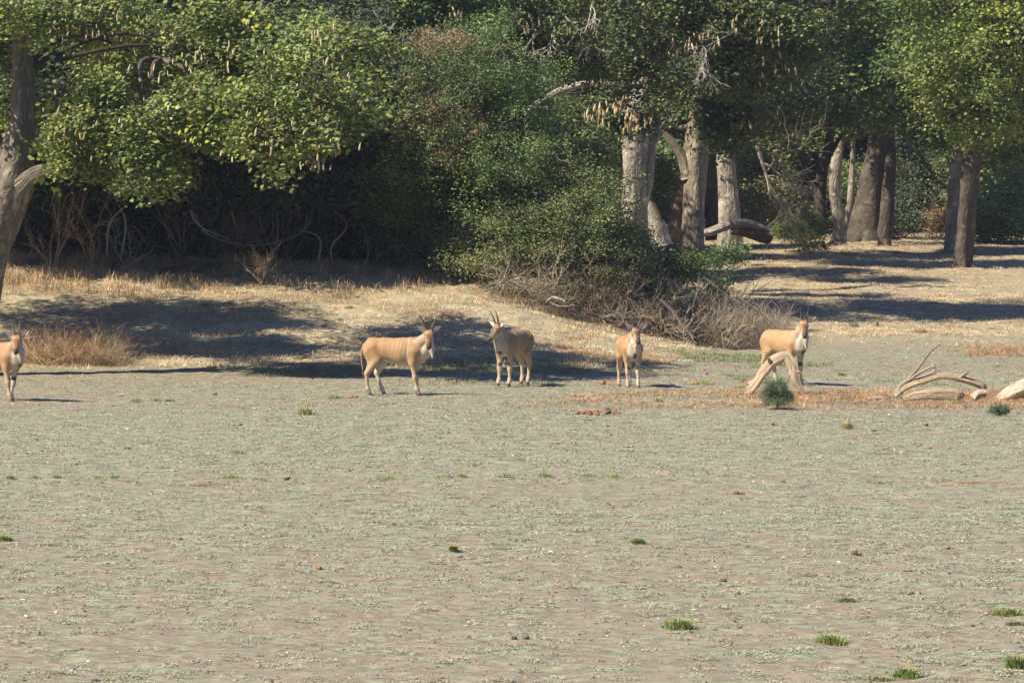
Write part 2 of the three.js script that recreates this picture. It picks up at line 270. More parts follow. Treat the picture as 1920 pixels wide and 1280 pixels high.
{
  const m = copies('mat_plants', matPlant(21, 56, 0.11), two(0.35, 0.355, 0.255), scatter(22, 125000, 37, 126, (x, d) => (0.05 + 0.6 * sstep(0.3, 0.85, matCover(x, d))) * bedness(x, d) * lerp(1, 0.4, sstep(52, 66, d)) * lerp(1, 0.6, sstep(95, 110, d)), (r, x, d) => ({ s: 0.5 + 1.0 * r(), sy: 0.6 + 0.9 * r(), c: tint(r, 0.13, 0.05) })), scene);
  tag(m, 'low grey-green creeping plants in patches over the dry pond bed', 'ground cover');
  const clod = new THREE.IcosahedronGeometry(0.03, 1); { const p = clod.attributes.position; for (let i = 0; i < p.count; i++) { const k = 0.7 + 0.6 * noise(p.getX(i) * 40 + 3, p.getY(i) * 40, p.getZ(i) * 40); p.setXYZ(i, p.getX(i) * k, p.getY(i) * k * 0.6, p.getZ(i) * k); } clod.computeVertexNormals(); }
  const c = copies('soil_clods', clod, mat(0.26, 0.2, 0.145), scatter(23, 45000, 37, 118, (x, d) => bedness(x, d) * (0.25 + 0.75 * sstep(0.4, 0.7, fbm(x * 0.7, d * 0.5, 51, 3))), (r, x, d) => { const q = r(), k = q < 0.01 ? 1.8 : 0.3 + 0.6 * r(); return { s: k, sy: k * (0.5 + 0.6 * r()), c: tint(r, 0.3, 0.06), tilt: 0.8 }; }), scene);
  tag(c, 'crumbled brown clods of soil strewn over the dry pond bed', 'soil clods');
  const flake = new THREE.BufferGeometry(); flake.setAttribute('position', new THREE.Float32BufferAttribute([-0.03, 0.012, 0, 0, 0.02, 0.014, 0.035, 0.014, 0, -0.03, 0.012, 0, 0.035, 0.014, 0, 0, 0.008, -0.014], 3)); flake.computeVertexNormals();
  const l = copies('leaf_litter', flake, two(0.72, 0.6, 0.42), scatter(24, 9000, 37, 135, (x, d) => sstep(0.4, 0.75, fbm(x * 0.35, d * 0.35, 53, 3)) * 0.8, (r) => ({ s: 0.5 + 0.8 * r() * r(), c: r() < 0.15 ? lin(0.6, 0.38, 0.25) : tint(r, 0.25), tilt: 0.7 })), scene);
  tag(l, 'pale and reddish fallen leaves scattered over the open ground', 'leaf litter');

  // straw on the bank
  const keepBank = (x, d) => (1 - bedness(x, d)) * (0.25 + 0.75 * sstep(0.4, 0.62, fbm(x * 0.35, d * 0.35, 61, 3)) * (1 - 0.8 * sstep(0.5, 0.64, fbm(x * 0.4, d * 0.4, 41, 4)))) * (x < 2 ? 1 - sstep(133, 139, d) * 0.6 : 1);
  const s1 = copies('dry_grass', blades(31, 18, 0.2, 0.16, 0.009, 1.9), two(0.64, 0.52, 0.34), scatter(32, 70000, 111, 215, keepBank, (r, x, d) => ({ s: 0.8 + 0.9 * r(), sy: (0.6 + 0.9 * r()) * (x > 3 ? 0.6 : 1), c: tint(r, 0.14, 0.06) })), scene);
  tag(s1, 'short pale straw grass matted over the sloping bank', 'dry grass');
  // taller dead grass in front of the thicket on the left
  const tall = copies('tall_dry_grass', blades(33, 14, 0.22, 0.42, 0.011, 0.8), two(0.55, 0.42, 0.26), scatter(34, 9000, 123, 142, (x, d) => x > 1.5 ? 0 : sstep(-17.5, -15, x) * sstep(124.5, 127, d) * sstep(0.4, 0.6, fbm(x * 0.6, d * 0.5, 63, 3)) * (x < -9.5 ? 1 : x < -4.5 ? 0.6 : 0.25), (r) => ({ s: 0.8 + 0.6 * r(), sy: 0.5 + 0.9 * r(), c: tint(r, 0.22, 0.08) })), scene);
  tag(tall, 'taller dead grass standing along the foot of the dark thicket', 'dry grass');
  // rusty low growth in a strip across the bed on the right, and along the pond edge
  const stripZ = d => sstep(90.5, 92.5, d) * (1 - sstep(98, 101, d));
  const rust = copies('rusty_grass', blades(35, 18, 0.18, 0.13, 0.007, 1.7), two(0.45, 0.31, 0.185), scatter(36, 60000, 88, 131, (x, d) => { const n = fbm(x * 0.55, d * 0.4, 65, 3); const a = stripZ(d) * sstep(-0.5, 3, x) * sstep(0.34, 0.66, n + 0.12 * sstep(4, 7, x)); const b = sstep(121, 123.5, d) * (1 - sstep(128, 130, d)) * sstep(12, 14, x) * sstep(0.35, 0.5, n); const c = sstep(112, 114, d) * (1 - sstep(120, 122, d)) * sstep(0.3, 1, x) * (1 - sstep(3.6, 4.6, x)) * sstep(0.42, 0.6, n); return Math.max(a, b, c * 0.7); }, (r, x, d) => ({ s: 0.7 + 0.8 * r(), sy: (0.3 + 0.7 * r()) * (x > 5 ? 1.2 : 0.9) * (d > 110 ? 1.6 : 1), c: tint(r, 0.26, 0.13) })), scene);
  tag(rust, 'rusty brown low dead growth in a strip around the bleached branches', 'dry grass');
  // green grass at the moist edge of the bed
  const moist = (x, d) => { const n = fbm(x * 0.5, d * 0.45, 67, 3); const a = sstep(108, 110, d) * (1 - sstep(113.5, 115.5, d)) * sstep(-2.8, -1.5, x) * (1 - sstep(1.2, 2.4, x)); const b = sstep(116.5, 118, d) * (1 - sstep(122, 124, d)) * sstep(4.2, 5.2, x) * (1 - sstep(6.8, 7.8, x)); const c = sstep(107, 108.5, d) * (1 - sstep(110.5, 112, d)) * sstep(-7, -6, x) * (1 - sstep(-3.6, -2.8, x)); const e = sstep(101, 103, d) * (1 - sstep(116, 120, d)) * sstep(0.62, 0.72, n) * 0.5 * sstep(-3, 0, x); return Math.max(a * sstep(0.3, 0.5, n), b * sstep(0.25, 0.45, n), c * sstep(0.35, 0.5, n), e); };
  const gr = copies('green_grass', blades(37, 18, 0.14, 0.13, 0.011, 0.8), two(0.27, 0.295, 0.155), scatter(38, 20000, 100, 125, moist, (r) => ({ s: 0.7 + 0.7 * r(), sy: 0.5 + 0.8 * r(), c: tint(r, 0.2, 0.08) })), scene);
  tag(gr, 'thin green grass along the moist far edge of the pond bed', 'grass');
}

// ---------------------------------------------------------------- trees and thickets
const barkGrey = bark(0.4, 0.355, 0.3), barkTan = bark(0.55, 0.48, 0.39), barkPale = bark(0.72, 0.67, 0.6), barkDark = bark(0.17, 0.14, 0.115), twigGrey = mat(0.4, 0.34, 0.275), twigPale = mat(0.55, 0.5, 0.44), twigBrown = mat(0.34, 0.25, 0.17);
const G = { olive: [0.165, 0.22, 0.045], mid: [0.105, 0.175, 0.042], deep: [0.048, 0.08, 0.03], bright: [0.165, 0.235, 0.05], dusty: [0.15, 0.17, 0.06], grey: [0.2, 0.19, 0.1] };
const podGeo = (() => { const p = []; for (let i = 0; i <= 7; i++) { const t = i / 7; p.push(new THREE.Vector2(0.003 + 0.036 * Math.pow(Math.sin(Math.PI * Math.min(1, 0.08 + t * 0.92)), 0.7) * (0.65 + 0.5 * (1 - t)), t * 0.27 - 0.27)); } const g = new THREE.LatheGeometry(p, 6); return g; })();
const podMats = [[0.55, 0.43, 0.27], [0.46, 0.345, 0.21], [0.6, 0.49, 0.34]].map(c => mat(...c, 0.8));
function pods(tree, spots, seed, scale = 1) {
  const r = rng(seed);
  for (const p of spots) { const m = part('seed_pod', podGeo, podMats[Math.floor(r() * 3)], tree); m.position.copy(p).sub(tree.position); const s = scale * (0.5 + 0.6 * r()); m.scale.set(s, s * (0.75 + 0.6 * r()), s); m.rotation.set((r() - 0.5) * 0.8, r() * 6, (r() - 0.5) * 0.8); }
}
function podSpots(seed, list) {                                          // [px, py, spreadX, spreadY, distance, spreadD, n]
  const r = rng(seed), out = [];
  for (const [px, py, sx, sy, d, sd, n] of list) for (let i = 0; i < n; i++) out.push(at(px + gauss(r) * sx * 0.5, py + gauss(r) * sy * 0.5, d + gauss(r) * sd * 0.5));
  return out;
}
function trunkFrom(tree, pxs, rad, material, { name = 'trunk', seed = 1, rough = 0.08, seg = 14, n = 40 } = {}) {   // pxs: [px, py, distance]
  const pts = pxs.map(([x, y, d]) => at(x, y, d).sub(tree.position)), d0 = pxs[0][2];
  return part(name, tube(pts, rad.map(v => v / PXM(d0)), { seg, n, rough, seed, freq: 4 }), material, tree);
}

{ // the old tree at the left edge, whose low crown hangs out over the bank
  const t = thing('old_tree', 'gnarled grey tree at the left edge with a low sunlit crown full of pale pods', 'tree', foot(-62, 108.5));
  trunkFrom(t, [[-62, 668, 108.5], [-50, 610, 108.5], [-38, 560, 108.5], [-22, 480, 108.5], [-4, 410, 108.5], [14, 345, 108.5], [30, 290, 108.5], [40, 210, 108.5], [40, 110, 108.5], [36, 0, 108.5], [30, -130, 108.5], [10, -300, 108.5]], [52, 42, 40, 38, 44, 50, 33, 23, 19, 18, 16, 9], barkGrey, { seed: 3, rough: 0.13, seg: 22, n: 110 });
  trunkFrom(t, [[14, 395, 108.2], [38, 350, 108.0], [68, 325, 107.8], [100, 316, 107.7], [131, 300, 107.6]], [22, 17, 14, 12, 8], barkGrey, { name: 'broken_limb', seed: 5, rough: 0.14, seg: 14, n: 30 });
  trunkFrom(t, [[2, 330, 108.8], [-18, 250, 109.0], [-30, 120, 109.0], [-60, -60, 109.0]], [26, 19, 16, 10], barkGrey, { name: 'limb', seed: 6 });
  const L = [lobe(405, 125, 109.0, 180, 100, 2.6, 560), lobe(560, 150, 105.5, 115, 105, 2.4, 440), lobe(255, 212, 107.0, 112, 72, 2.2, 400), lobe(150, 262, 106.5, 85, 62, 1.6, 260), lobe(268, 305, 107.0, 82, 66, 1.6, 260), lobe(430, 215, 106.6, 110, 60, 1.6, 250), lobe(535, 268, 104, 85, 58, 1.6, 250), lobe(640, 190, 106.5, 46, 62, 1.5, 150), lobe(440, 70, 111.0, 165, 55, 2, 280), lobe(625, 90, 111.0, 70, 60, 2, 180), lobe(150, 20, 110.5, 130, 48, 2, 260), lobe(0, 60, 111.5, 70, 80, 1.5, 90), lobe(40, 18, 106.6, 70, 42, 1.2, 130), lobe(35, 75, 106.4, 48, 55, 0.9, 90), lobe(-110, -30, 107.5, 70, 70, 1.6, 170), lobe(-75, 110, 107.5, 45, 60, 1, 90), lobe(10, 210, 110.5, 30, 60, 1, 30), lobe(-505, -16, 114, 230, 70, 2.6, 620), lobe(-430, -40, 118.5, 240, 80, 3, 620), lobe(-150, 50, 113.5, 150, 85, 2.4, 800), lobe(-330, 40, 114, 150, 85, 2.4, 800), lobe(-100, 20, 118, 130, 80, 3, 760), lobe(-300, 20, 119, 170, 80, 3, 800), lobe(350, 130, 113.5, 190, 85, 3, 700), lobe(450, 150, 111.5, 130, 95, 3, 600), lobe(330, 110, 116, 150, 80, 3, 420), lobe(115, 235, 114, 75, 42, 2.4, 300), lobe(-640, 110, 112, 120, 80, 2.5, 260)];
  leaves(t, L, 'broad', [...G.olive, 0.22], 7, { gap: 0.465, yellow: 0.1, size: 0.92, freq: 0.85 });
  limbs(t, at(36, 130, 108.5), [at(300, 110.0, 109.0), at(470, 110.0, 108.5), at(590, 160, 108.0), at(160, 30, 110.0)], 0.07, barkDark, 9);
  limbs(t, at(300, 110.0, 109.0), [at(270, 300, 107.0), at(430, 210, 107.0), at(230, 220, 107.0)], 0.09, barkGrey, 10);
  limbs(t, at(590, 160, 108.0), [at(540, 290, 104.0), at(650, 200, 106.5)], 0.07, barkGrey, 11);
  pods(t, podSpots(12, [[390, 170, 190, 90, 106.2, 0.9, 60], [560, 250, 110, 60, 102.8, 0.8, 44], [240, 50, 150, 30, 108.2, 0.9, 40], [110, 45, 80, 26, 108.4, 0.8, 30], [600, 110, 90, 70, 103.6, 0.9, 30], [190, 240, 110, 60, 104.9, 0.6, 16], [450, 90, 160, 50, 106.2, 0.8, 20], [665, 190, 14, 14, 105.2, 0.3, 6], [300, 205, 25, 12, 105.2, 0.3, 7], [585, 310, 30, 12, 102.9, 0.3, 8], [250, 300, 60, 40, 105.4, 0.4, 5]]), 13, 0.7);
}
{ // dark thicket behind it
  const spec = [
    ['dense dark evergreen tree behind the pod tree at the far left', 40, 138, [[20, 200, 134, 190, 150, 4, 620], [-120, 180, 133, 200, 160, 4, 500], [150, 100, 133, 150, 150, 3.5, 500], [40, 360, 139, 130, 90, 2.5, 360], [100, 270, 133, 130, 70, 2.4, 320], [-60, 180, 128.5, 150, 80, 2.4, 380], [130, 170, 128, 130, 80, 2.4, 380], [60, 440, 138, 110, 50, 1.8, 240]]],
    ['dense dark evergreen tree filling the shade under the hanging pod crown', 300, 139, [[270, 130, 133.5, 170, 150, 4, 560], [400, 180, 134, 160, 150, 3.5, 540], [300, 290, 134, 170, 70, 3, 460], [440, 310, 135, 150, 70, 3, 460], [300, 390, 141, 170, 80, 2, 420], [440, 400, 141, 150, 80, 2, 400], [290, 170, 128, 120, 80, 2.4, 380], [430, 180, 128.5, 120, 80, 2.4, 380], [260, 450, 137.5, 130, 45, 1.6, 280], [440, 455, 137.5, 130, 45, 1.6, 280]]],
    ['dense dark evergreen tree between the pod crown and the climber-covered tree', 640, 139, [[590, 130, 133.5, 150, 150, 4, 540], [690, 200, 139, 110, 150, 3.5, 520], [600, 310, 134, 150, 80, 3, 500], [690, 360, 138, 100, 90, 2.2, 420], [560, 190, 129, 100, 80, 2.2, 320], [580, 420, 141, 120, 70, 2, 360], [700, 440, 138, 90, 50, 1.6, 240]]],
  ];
  spec.forEach(([label, px, d, L], i) => {
    const t = thing('thicket_tree', label, 'tree', foot(px, d));
    trunkFrom(t, [[px, 478, d], [px + 10, 400, d], [px - 10, 280, d], [px + 15, 120, d]], [14, 11, 9, 5], barkDark, { seed: 20 + i });
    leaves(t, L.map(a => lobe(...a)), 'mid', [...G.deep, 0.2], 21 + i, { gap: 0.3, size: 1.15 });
    limbs(t, at(px - 5, 300, d), L.slice(0, 3).map(a => at(a[0], a[1], a[2])), 0.12, barkDark, 25 + i);
  });
  // bare branches and lianas under the roof of leaves
  const tangle = thing('bare_tangle', 'bare arching branches tangled in the shade under the dark thicket', 'shrub', foot(470, 133.5));
  const arcs = [[[360, 395], [390, 440], [470, 460], [560, 440], [585, 390], [540, 372]], [[420, 350], [440, 420], [450, 470], [470, 520]], [[330, 300], [350, 370], [370, 420], [430, 450]], [[500, 520], [520, 450], [515, 390], [480, 350]], [[590, 520], [600, 450], [560, 430]], [[640, 540], [620, 470], [650, 420], [600, 380]], [[690, 530], [720, 470], [790, 460], [850, 500], [870, 540]], [[740, 540], [760, 480], [800, 470], [830, 530]], [[780, 545], [800, 490], [760, 440], [700, 440]], [[660, 530], [690, 480], [680, 420]], [[200, 480], [205, 420], [240, 380]], [[225, 490], [235, 420], [215, 370]], [[560, 360], [575, 400], [570, 430]]];
  arcs.forEach((a, i) => { const r = rng(70 + i), d = 133.6 + r() * 2.2; part('branch', tube(a.map(([x, y]) => at(x, y, d + (r() - 0.5) * 0.8).sub(tangle.position)), [0.04, 0.032, 0.016], { seg: 6, n: 26, rough: 0.06, seed: i }), mat(0.6, 0.54, 0.46), tangle); });
  const r = rng(72), sp = twigSpray(73, { len: 1.5, rad: 0.014, n: 7, up: 0.75, curl: 0.7 }), list = [];
  for (let i = 0; i < 60; i++) { const p = foot(lerp(330, 900, r()), 134.5 + r() * 5); p.y += 0.05; const s = 0.6 + 0.9 * r(); list.push([new THREE.Matrix4().compose(p.sub(tangle.position), new THREE.Quaternion().setFromEuler(new THREE.Euler((r() - 0.5), r() * 6.3, (r() - 0.5))), V(s, s, s)), tint(r, 0.2)]); }
  copies('twigs', sp, twigGrey, list, tangle);
}
function bareShrub(name, label, px, d, h, { n = 5, seed = 1, m = twigBrown, up = 0.8, rad = 0.013, group, curl = 0.7, leaf = null } = {}) {
  const t = thing(name, label, 'shrub', foot(px, d), group);
  part('stems', twigSpray(seed, { len: h, rad, n, up, curl, depth: 3, seg: 5 }), m, t, 'stuff');
  if (leaf) { const p = t.position; leaves(t, [[V(p.x, p.y + h * 0.7, p.z), [h * 0.5, h * 0.45, h * 0.5], leaf[1]]], 'herb', leaf[0], seed + 1, { name: 'foliage', gap: 0.2 }); }
  return t;
}
bareShrub('dead_shrub', 'thin dead shrub with a forked top, left of the taller one by the old trunk', 100, 129, 1.5, { seed: 81, up: 0.85 });
bareShrub('dead_shrub', 'dead shrub with a flat spread top between the old trunk and the dark thicket', 175, 129.5, 1.35, { seed: 82, up: 0.82 });
bareShrub('dead_shrub', 'dry shrub with drooping rust seed heads in front of the dark thicket', 488, 127.5, 0.72, { seed: 83, m: mat(0.42, 0.3, 0.18), n: 9, up: 0.72, curl: 0.9 });
bareShrub('dead_shrub', 'low pale twiggy shrub under the left end of the thicket', 235, 132.5, 1.3, { seed: 84, m: twigPale, n: 6, up: 0.6, curl: 1 });
{ // dry bush on the lower bank beside the left eland
  const t = thing('dry_bush', 'rounded dry straw-coloured bush on the shaded bank beside the leftmost eland', 'bush', foot(140, 113.5));
  const r = rng(90), list = [], l2 = [];
  for (let i = 0; i < 120; i++) { const p = foot(lerp(50, 225, r()), 112.3 + r() * 3.2), s = 0.45 + 0.5 * r(); list.push([new THREE.Matrix4().compose(p.sub(t.position), new THREE.Quaternion().setFromEuler(new THREE.Euler((r() - 0.5) * 0.6, r() * 6.3, (r() - 0.5) * 0.6)), V(s, s * (0.5 + 0.5 * r()), s)), tint(r, 0.3, 0.14)]); }
  for (let i = 0; i < 90; i++) { const p = foot(lerp(45, 225, r()), 112 + r() * 3.4), s = 0.7 + 0.6 * r(); l2.push([new THREE.Matrix4().compose(p.sub(t.position), new THREE.Quaternion().setFromEuler(new THREE.Euler(0, r() * 6.3, 0)), V(s * 1.2, s * (0.5 + 0.5 * r()), s * 1.2)), tint(r, 0.3, 0.14)]); }
  copies('twigs', twigSpray(91, { len: 0.95, rad: 0.008, n: 9, up: 0.62, curl: 0.8, seg: 3 }), mat(0.46, 0.33, 0.2), list, t);
  copies('dead_blades', blades(92, 22, 0.25, 0.5, 0.011, 1.0), two(0.36, 0.26, 0.16), l2, t);
}

{ // the tall tree draped with climbers in the middle
  const t = thing('climber_tree', 'tall bushy tree draped in green climbers right of centre left, above the brush', 'tree', foot(890, 134));
  trunkFrom(t, [[890, 520, 134], [880, 400, 134], [890, 250, 134], [880, 100, 134]], [22, 18, 13, 6], barkDark, { seed: 31 });
  const L = [[870, 110, 132, 125, 85, 3, 620], [800, 205, 132, 100, 105, 2.6, 560], [950, 185, 132, 85, 105, 2.6, 520], [870, 310, 131, 140, 110, 3, 760], [980, 320, 131, 95, 90, 2.6, 480], [800, 420, 132.5, 105, 85, 2.6, 460], [940, 430, 131, 105, 85, 2.6, 520], [1040, 350, 131.5, 85, 70, 2.2, 360], [770, 330, 133.5, 70, 90, 2, 280]];
  leaves(t, L.map(a => lobe(...a)), 'fine', [...G.mid, 0.22], 32, { gap: 0.4, vary: 0.3, yellow: 0.16, freq: 0.8 });
  const r = rng(33), dead = [], tw = [];
  for (const [px, py, sx, sy, n] of [[840, 70, 60, 25, 30], [800, 230, 60, 50, 40], [870, 250, 60, 70, 30], [830, 280, 40, 30, 20], [960, 330, 60, 40, 14], [770, 170, 25, 40, 14]]) for (let i = 0; i < n; i++) { const p = at(px + gauss(r) * sx * 0.5, py + gauss(r) * sy * 0.5, 129.1 + r() * 1.3), s = 0.5 + 0.4 * r(); dead.push([new THREE.Matrix4().compose(p.sub(t.position), new THREE.Quaternion().setFromEuler(new THREE.Euler(r(), r() * 6.3, r())), V(s, s, s)), tint(r, 0.25)]); }
  copies('dead_leaves', LEAF.fine, leafMat(0.3, 0.2, 0.11, 0.2), dead, t);
  for (let i = 0; i < 60; i++) { const p = at(lerp(740, 1060, r()), lerp(80, 460, r()), 129 + r() * 1.6), s = 0.5 + 0.5 * r(); tw.push([new THREE.Matrix4().compose(p.sub(t.position), new THREE.Quaternion().setFromEuler(new THREE.Euler(r() * 3, r() * 6.3, r() * 3)), V(s, s, s)), tint(r, 0.2)]); }
  copies('twigs', twigSpray(34, { len: 0.9, rad: 0.008, n: 3, up: 0.5, curl: 0.8, seg: 3 }), twigGrey, tw, t);
}
function bush(name, label, px, d, L, kind, col, seed, opt = {}, cat = 'bush') {
  const t = thing(name, label, cat, foot(px, d));
  part('stems', twigSpray(seed + 500, { len: 1.6 * (opt.h || 1), rad: 0.022, n: 7, up: 0.7, seg: 4 }), twigBrown, t, 'stuff');
  leaves(t, L.map(a => lobe(...a)), kind, col, seed, { name: 'foliage', ...opt }); return t;
}
bush('leafy_bush', 'large leafy green bush spreading right of the climber tree towards the pale trunk', 1060, 131.5, [[1060, 400, 129, 100, 75, 2.2, 480], [1110, 330, 131, 50, 70, 1.6, 170], [970, 450, 128.5, 100, 60, 1.8, 420], [1130, 440, 128.5, 75, 58, 1.8, 320], [1050, 470, 127.8, 90, 40, 1.4, 240], [1100, 300, 133, 40, 40, 1.3, 70]], 'fine', [0.12, 0.165, 0.05, 0.22], 41, { gap: 0.42, yellow: 0.2, freq: 0.8 });
bush('leafy_bush', 'dusty olive bush above the bare twigs in the middle of the brush heap', 1020, 129, [[930, 490, 128.2, 60, 34, 1.2, 130], [1040, 490, 128, 110, 40, 1.4, 220], [1140, 500, 128, 80, 34, 1.3, 120], [1010, 540, 126.8, 80, 22, 0.9, 50], [1210, 545, 128, 90, 26, 0.9, 60]], 'fine', [...G.dusty, 0.3], 43, { gap: 0.42, freq: 0.9 });
bush('leafy_bush', 'small bright green bush below the left pale trunk', 1190, 133, [[1180, 465, 133, 35, 30, 0.9, 70], [1165, 440, 133.5, 30, 26, 0.8, 50]], 'fine', [...G.bright, 0.32], 45, { gap: 0.3 });
bush('leafy_bush', 'green bush growing out of the brush heap below the forked trunk', 1245, 134, [[1245, 505, 131, 62, 34, 1.2, 150], [1285, 490, 132, 34, 24, 0.8, 60], [1200, 480, 131, 40, 30, 1, 80]], 'fine', [...G.mid, 0.32], 47, { gap: 0.33, yellow: 0.25 });
bush('leafy_bush', 'thin upright green bush at the right end of the brush heap', 1355, 137, [[1358, 485, 137, 28, 36, 0.9, 46], [1345, 530, 136.5, 30, 26, 0.8, 28]], 'fine', [...G.mid, 0.32], 49, { gap: 0.35 });
{ // the brush heap of bare twigs
  const t = thing('brush_heap', 'wide heap of bare grey-brown twigs and dead branches at the edge of the pond bed', 'brush heap', foot(1200, 130));
  const r = rng(60), list = [], fl = [], fine = [];
  for (let i = 0; i < 620; i++) {
    const px = lerp(915, 1455, Math.pow(r(), 0.75)), u = (px - 905) / 545, dd = lerp(124.5, 127.5, u), d = dd + r() * 6, p = foot(px, d), top = (1.5 - 0.45 * u) * Math.pow(Math.sin(Math.PI * clamp(0.12 + u * 0.8)), 0.6) * clamp((d - dd) / 2 + 0.3); p.y += r() * top;
    const s = 0.6 + 0.8 * r(); list.push([new THREE.Matrix4().compose(p.sub(t.position), new THREE.Quaternion().setFromEuler(new THREE.Euler((r() - 0.5) * 2.6, r() * 6.3, (r() - 0.5) * 2.6)), V(s, s, s)), tint(r, 0.25, 0.06)]);
    if (r() < 0.75) { const q = p.clone(); q.y += 0.3 * r(); const k = 0.5 + 0.5 * r(); fl.push([new THREE.Matrix4().compose(q, new THREE.Quaternion().setFromEuler(new THREE.Euler(r(), r() * 6, r())), V(k, k, k)), tint(r, 0.3, 0.15)]); }
  }
  copies('twigs', twigSpray(61, { len: 0.72, rad: 0.009, n: 9, up: 0.42, curl: 1.1, seg: 3 }), mat(0.4, 0.33, 0.25), list, t);
  copies('sparse_leaves', leafCluster(62, 40, 0.4, 0.07, 0.035), leafMat(0.18, 0.175, 0.07, 0.25), fl, t);
  const B = [[[1240, 562], [1262, 585], [1282, 612], [1300, 634]], [[1140, 600], [1170, 575], [1220, 560]], [[1065, 640], [1100, 605], [1160, 580]], [[1320, 520], [1370, 560], [1420, 610]], [[1380, 555], [1430, 590], [1460, 620]], [[1000, 560], [1050, 545], [1090, 520]], [[1150, 500], [1135, 545], [1140, 590]], [[1290, 640], [1250, 610], [1200, 600]]];
  B.forEach((a, i) => part('dead_branch', tube(a.map(([x, y], k) => at(x, y, 125.5 + u0(x) + (i ? 0.4 : -0.3)).sub(t.position)), i ? [0.035, 0.028, 0.014] : [0.05, 0.06, 0.055, 0.035], { seg: 7, n: 18, rough: 0.1, seed: i }), i ? twigGrey : mat(0.46, 0.4, 0.34), t));
}
function u0(px) { return (px - 905) / 545 * 2.6; }
{ // bleached snag on the left end of the heap
  const t = thing('bleached_snag', 'short bleached broken branch lying at the left foot of the brush heap', 'dead branch', foot(1040, 125.6));
  part('stem', tube([at(1024, 566, 125.4), at(1036, 558, 125.4), at(1048, 560, 125.3), at(1060, 565, 125.2)].map(p => p.sub(t.position)), [0.035, 0.05, 0.04, 0.02], { seg: 8, n: 18, rough: 0.25, seed: 4 }), twigGrey, t);
  part('side_branch', tube([at(1030, 566, 125.4), at(1050, 574, 125.3), at(1078, 572, 125.2)].map(p => p.sub(t.position)), [0.025, 0.02, 0.01], { seg: 7, n: 12, rough: 0.1, seed: 5 }), twigGrey, t);
}

// ---- trees of the open wood on the right
function woodTree(label, px, d, trunk, rad, material, { seed, limb = [], L = [], kind = 'mid', col = G.mid, gap = 0.43, tr = 0.2, size = 1, name = 'wood_tree', yellow = 0.12 } = {}) {
  const t = thing(name, label, 'tree', foot(px, d));
  trunkFrom(t, trunk.map(([x, y, e = 0]) => [x, y, d + e]), rad, material, { seed, rough: 0.13, seg: 22, n: 90 });
  { const R = rad[1] / PXM(d), rr = rng(seed + 3), b = foot(px, d); for (let k = 0; k < 5; k++) { const a = k * 1.257 + rr(), e = V(Math.cos(a), 0, Math.sin(a)), q = (f, h) => V(e.x * R * f, H(b.x + e.x * R * f, b.z + e.z * R * f) - b.y + h, e.z * R * f); part('root', tube([q(0.5, R * 1.3), q(0.8, R * 0.6), q(1.2, R * 0.2), q(1.9 + rr(), -0.06)], [R * 0.3, R * 0.32, R * 0.22, R * 0.06], { seg: 8, n: 12, rough: 0.14, seed: seed + k }), material, t); } }
  for (const [pts, rr] of limb) trunkFrom(t, pts.map(([x, y, e = 0]) => [x, y, d + e]), rr, material, { name: 'limb', seed: seed + rr[0], n: 26, seg: 10 });
  if (L.length) leaves(t, L.map(a => lobe(...a)), kind, [...col, tr], seed, { gap, size, yellow });
  return t;
}
const tP = woodTree('pale-barked tree nearest the climber tree, with thick clusters of pods above its trunk', 1188, 155, [[1188, 492], [1188, 440], [1188, 380], [1190, 300], [1192, 240], [1205, 150], [1215, 40], [1215, -120]], [33, 25, 24, 23, 25, 17, 13, 7], barkPale, { seed: 101,
  limb: [[[[1202, 385], [1214, 335], [1220, 280], [1238, 240], [1262, 225]], [13, 11, 10, 8, 4]], [[[985, 215, 2], [1030, 182, 1.5], [1070, 163, 1], [1110, 156], [1165, 158], [1205, 135], [1228, 100]], [9, 8, 7, 6, 6, 6, 4]], [[[1192, 245], [1170, 215], [1140, 195]], [12, 8, 3]]],
  L: [[1165, 210, 152.5, 70, 32, 1.6, 190], [1200, 120, 151, 62, 55, 1.6, 190], [1010, 50, 142, 110, 45, 2.4, 170], [1150, 10, 141, 140, 40, 2.4, 220], [1075, 120, 143, 45, 28, 1.2, 70], [1230, 60, 160, 90, 70, 2, 260], [1080, -90, 141, 260, 70, 3, 420], [1060, 250, 163, 120, 70, 2, 240], [1100, 170, 164, 130, 70, 2, 300]], col: [0.1, 0.145, 0.04], yellow: 0.16, gap: 0.47 });
pods(tP, podSpots(102, [[1185, 225, 34, 20, 150.6, 0.4, 46], [1120, 215, 22, 22, 150.8, 0.4, 20], [1165, 190, 60, 14, 150.8, 0.4, 18], [1085, 95, 22, 18, 141.6, 0.3, 16], [1000, 40, 30, 20, 139.6, 0.4, 12], [905, 25, 22, 16, 141, 0.4, 8]]), 103, 1.15);
const deadTwigs = (tree, spots, seed, len, m = twigPale, rad = 0.02) => { const r = rng(seed); spots.forEach(([px, py, d, rx, rz], i) => { const w = part('dead_twigs', twigSpray(seed + i, { len, rad, n: 2, up: 0.85, curl: 0.9, depth: 3, seg: 4 }), m, tree, 'stuff'); w.position.copy(at(px, py, d)).sub(tree.position); w.rotation.set(rx, r() * 6, rz); }); };
deadTwigs(tP, [[1040, 50, 139.3, 2.7, 0.3], [1060, 30, 139.3, 2.9, -0.5], [1110, 10, 138.6, 2.8, 0.2], [1000, 65, 139.4, 2.4, 0.8]], 104, 1.1);
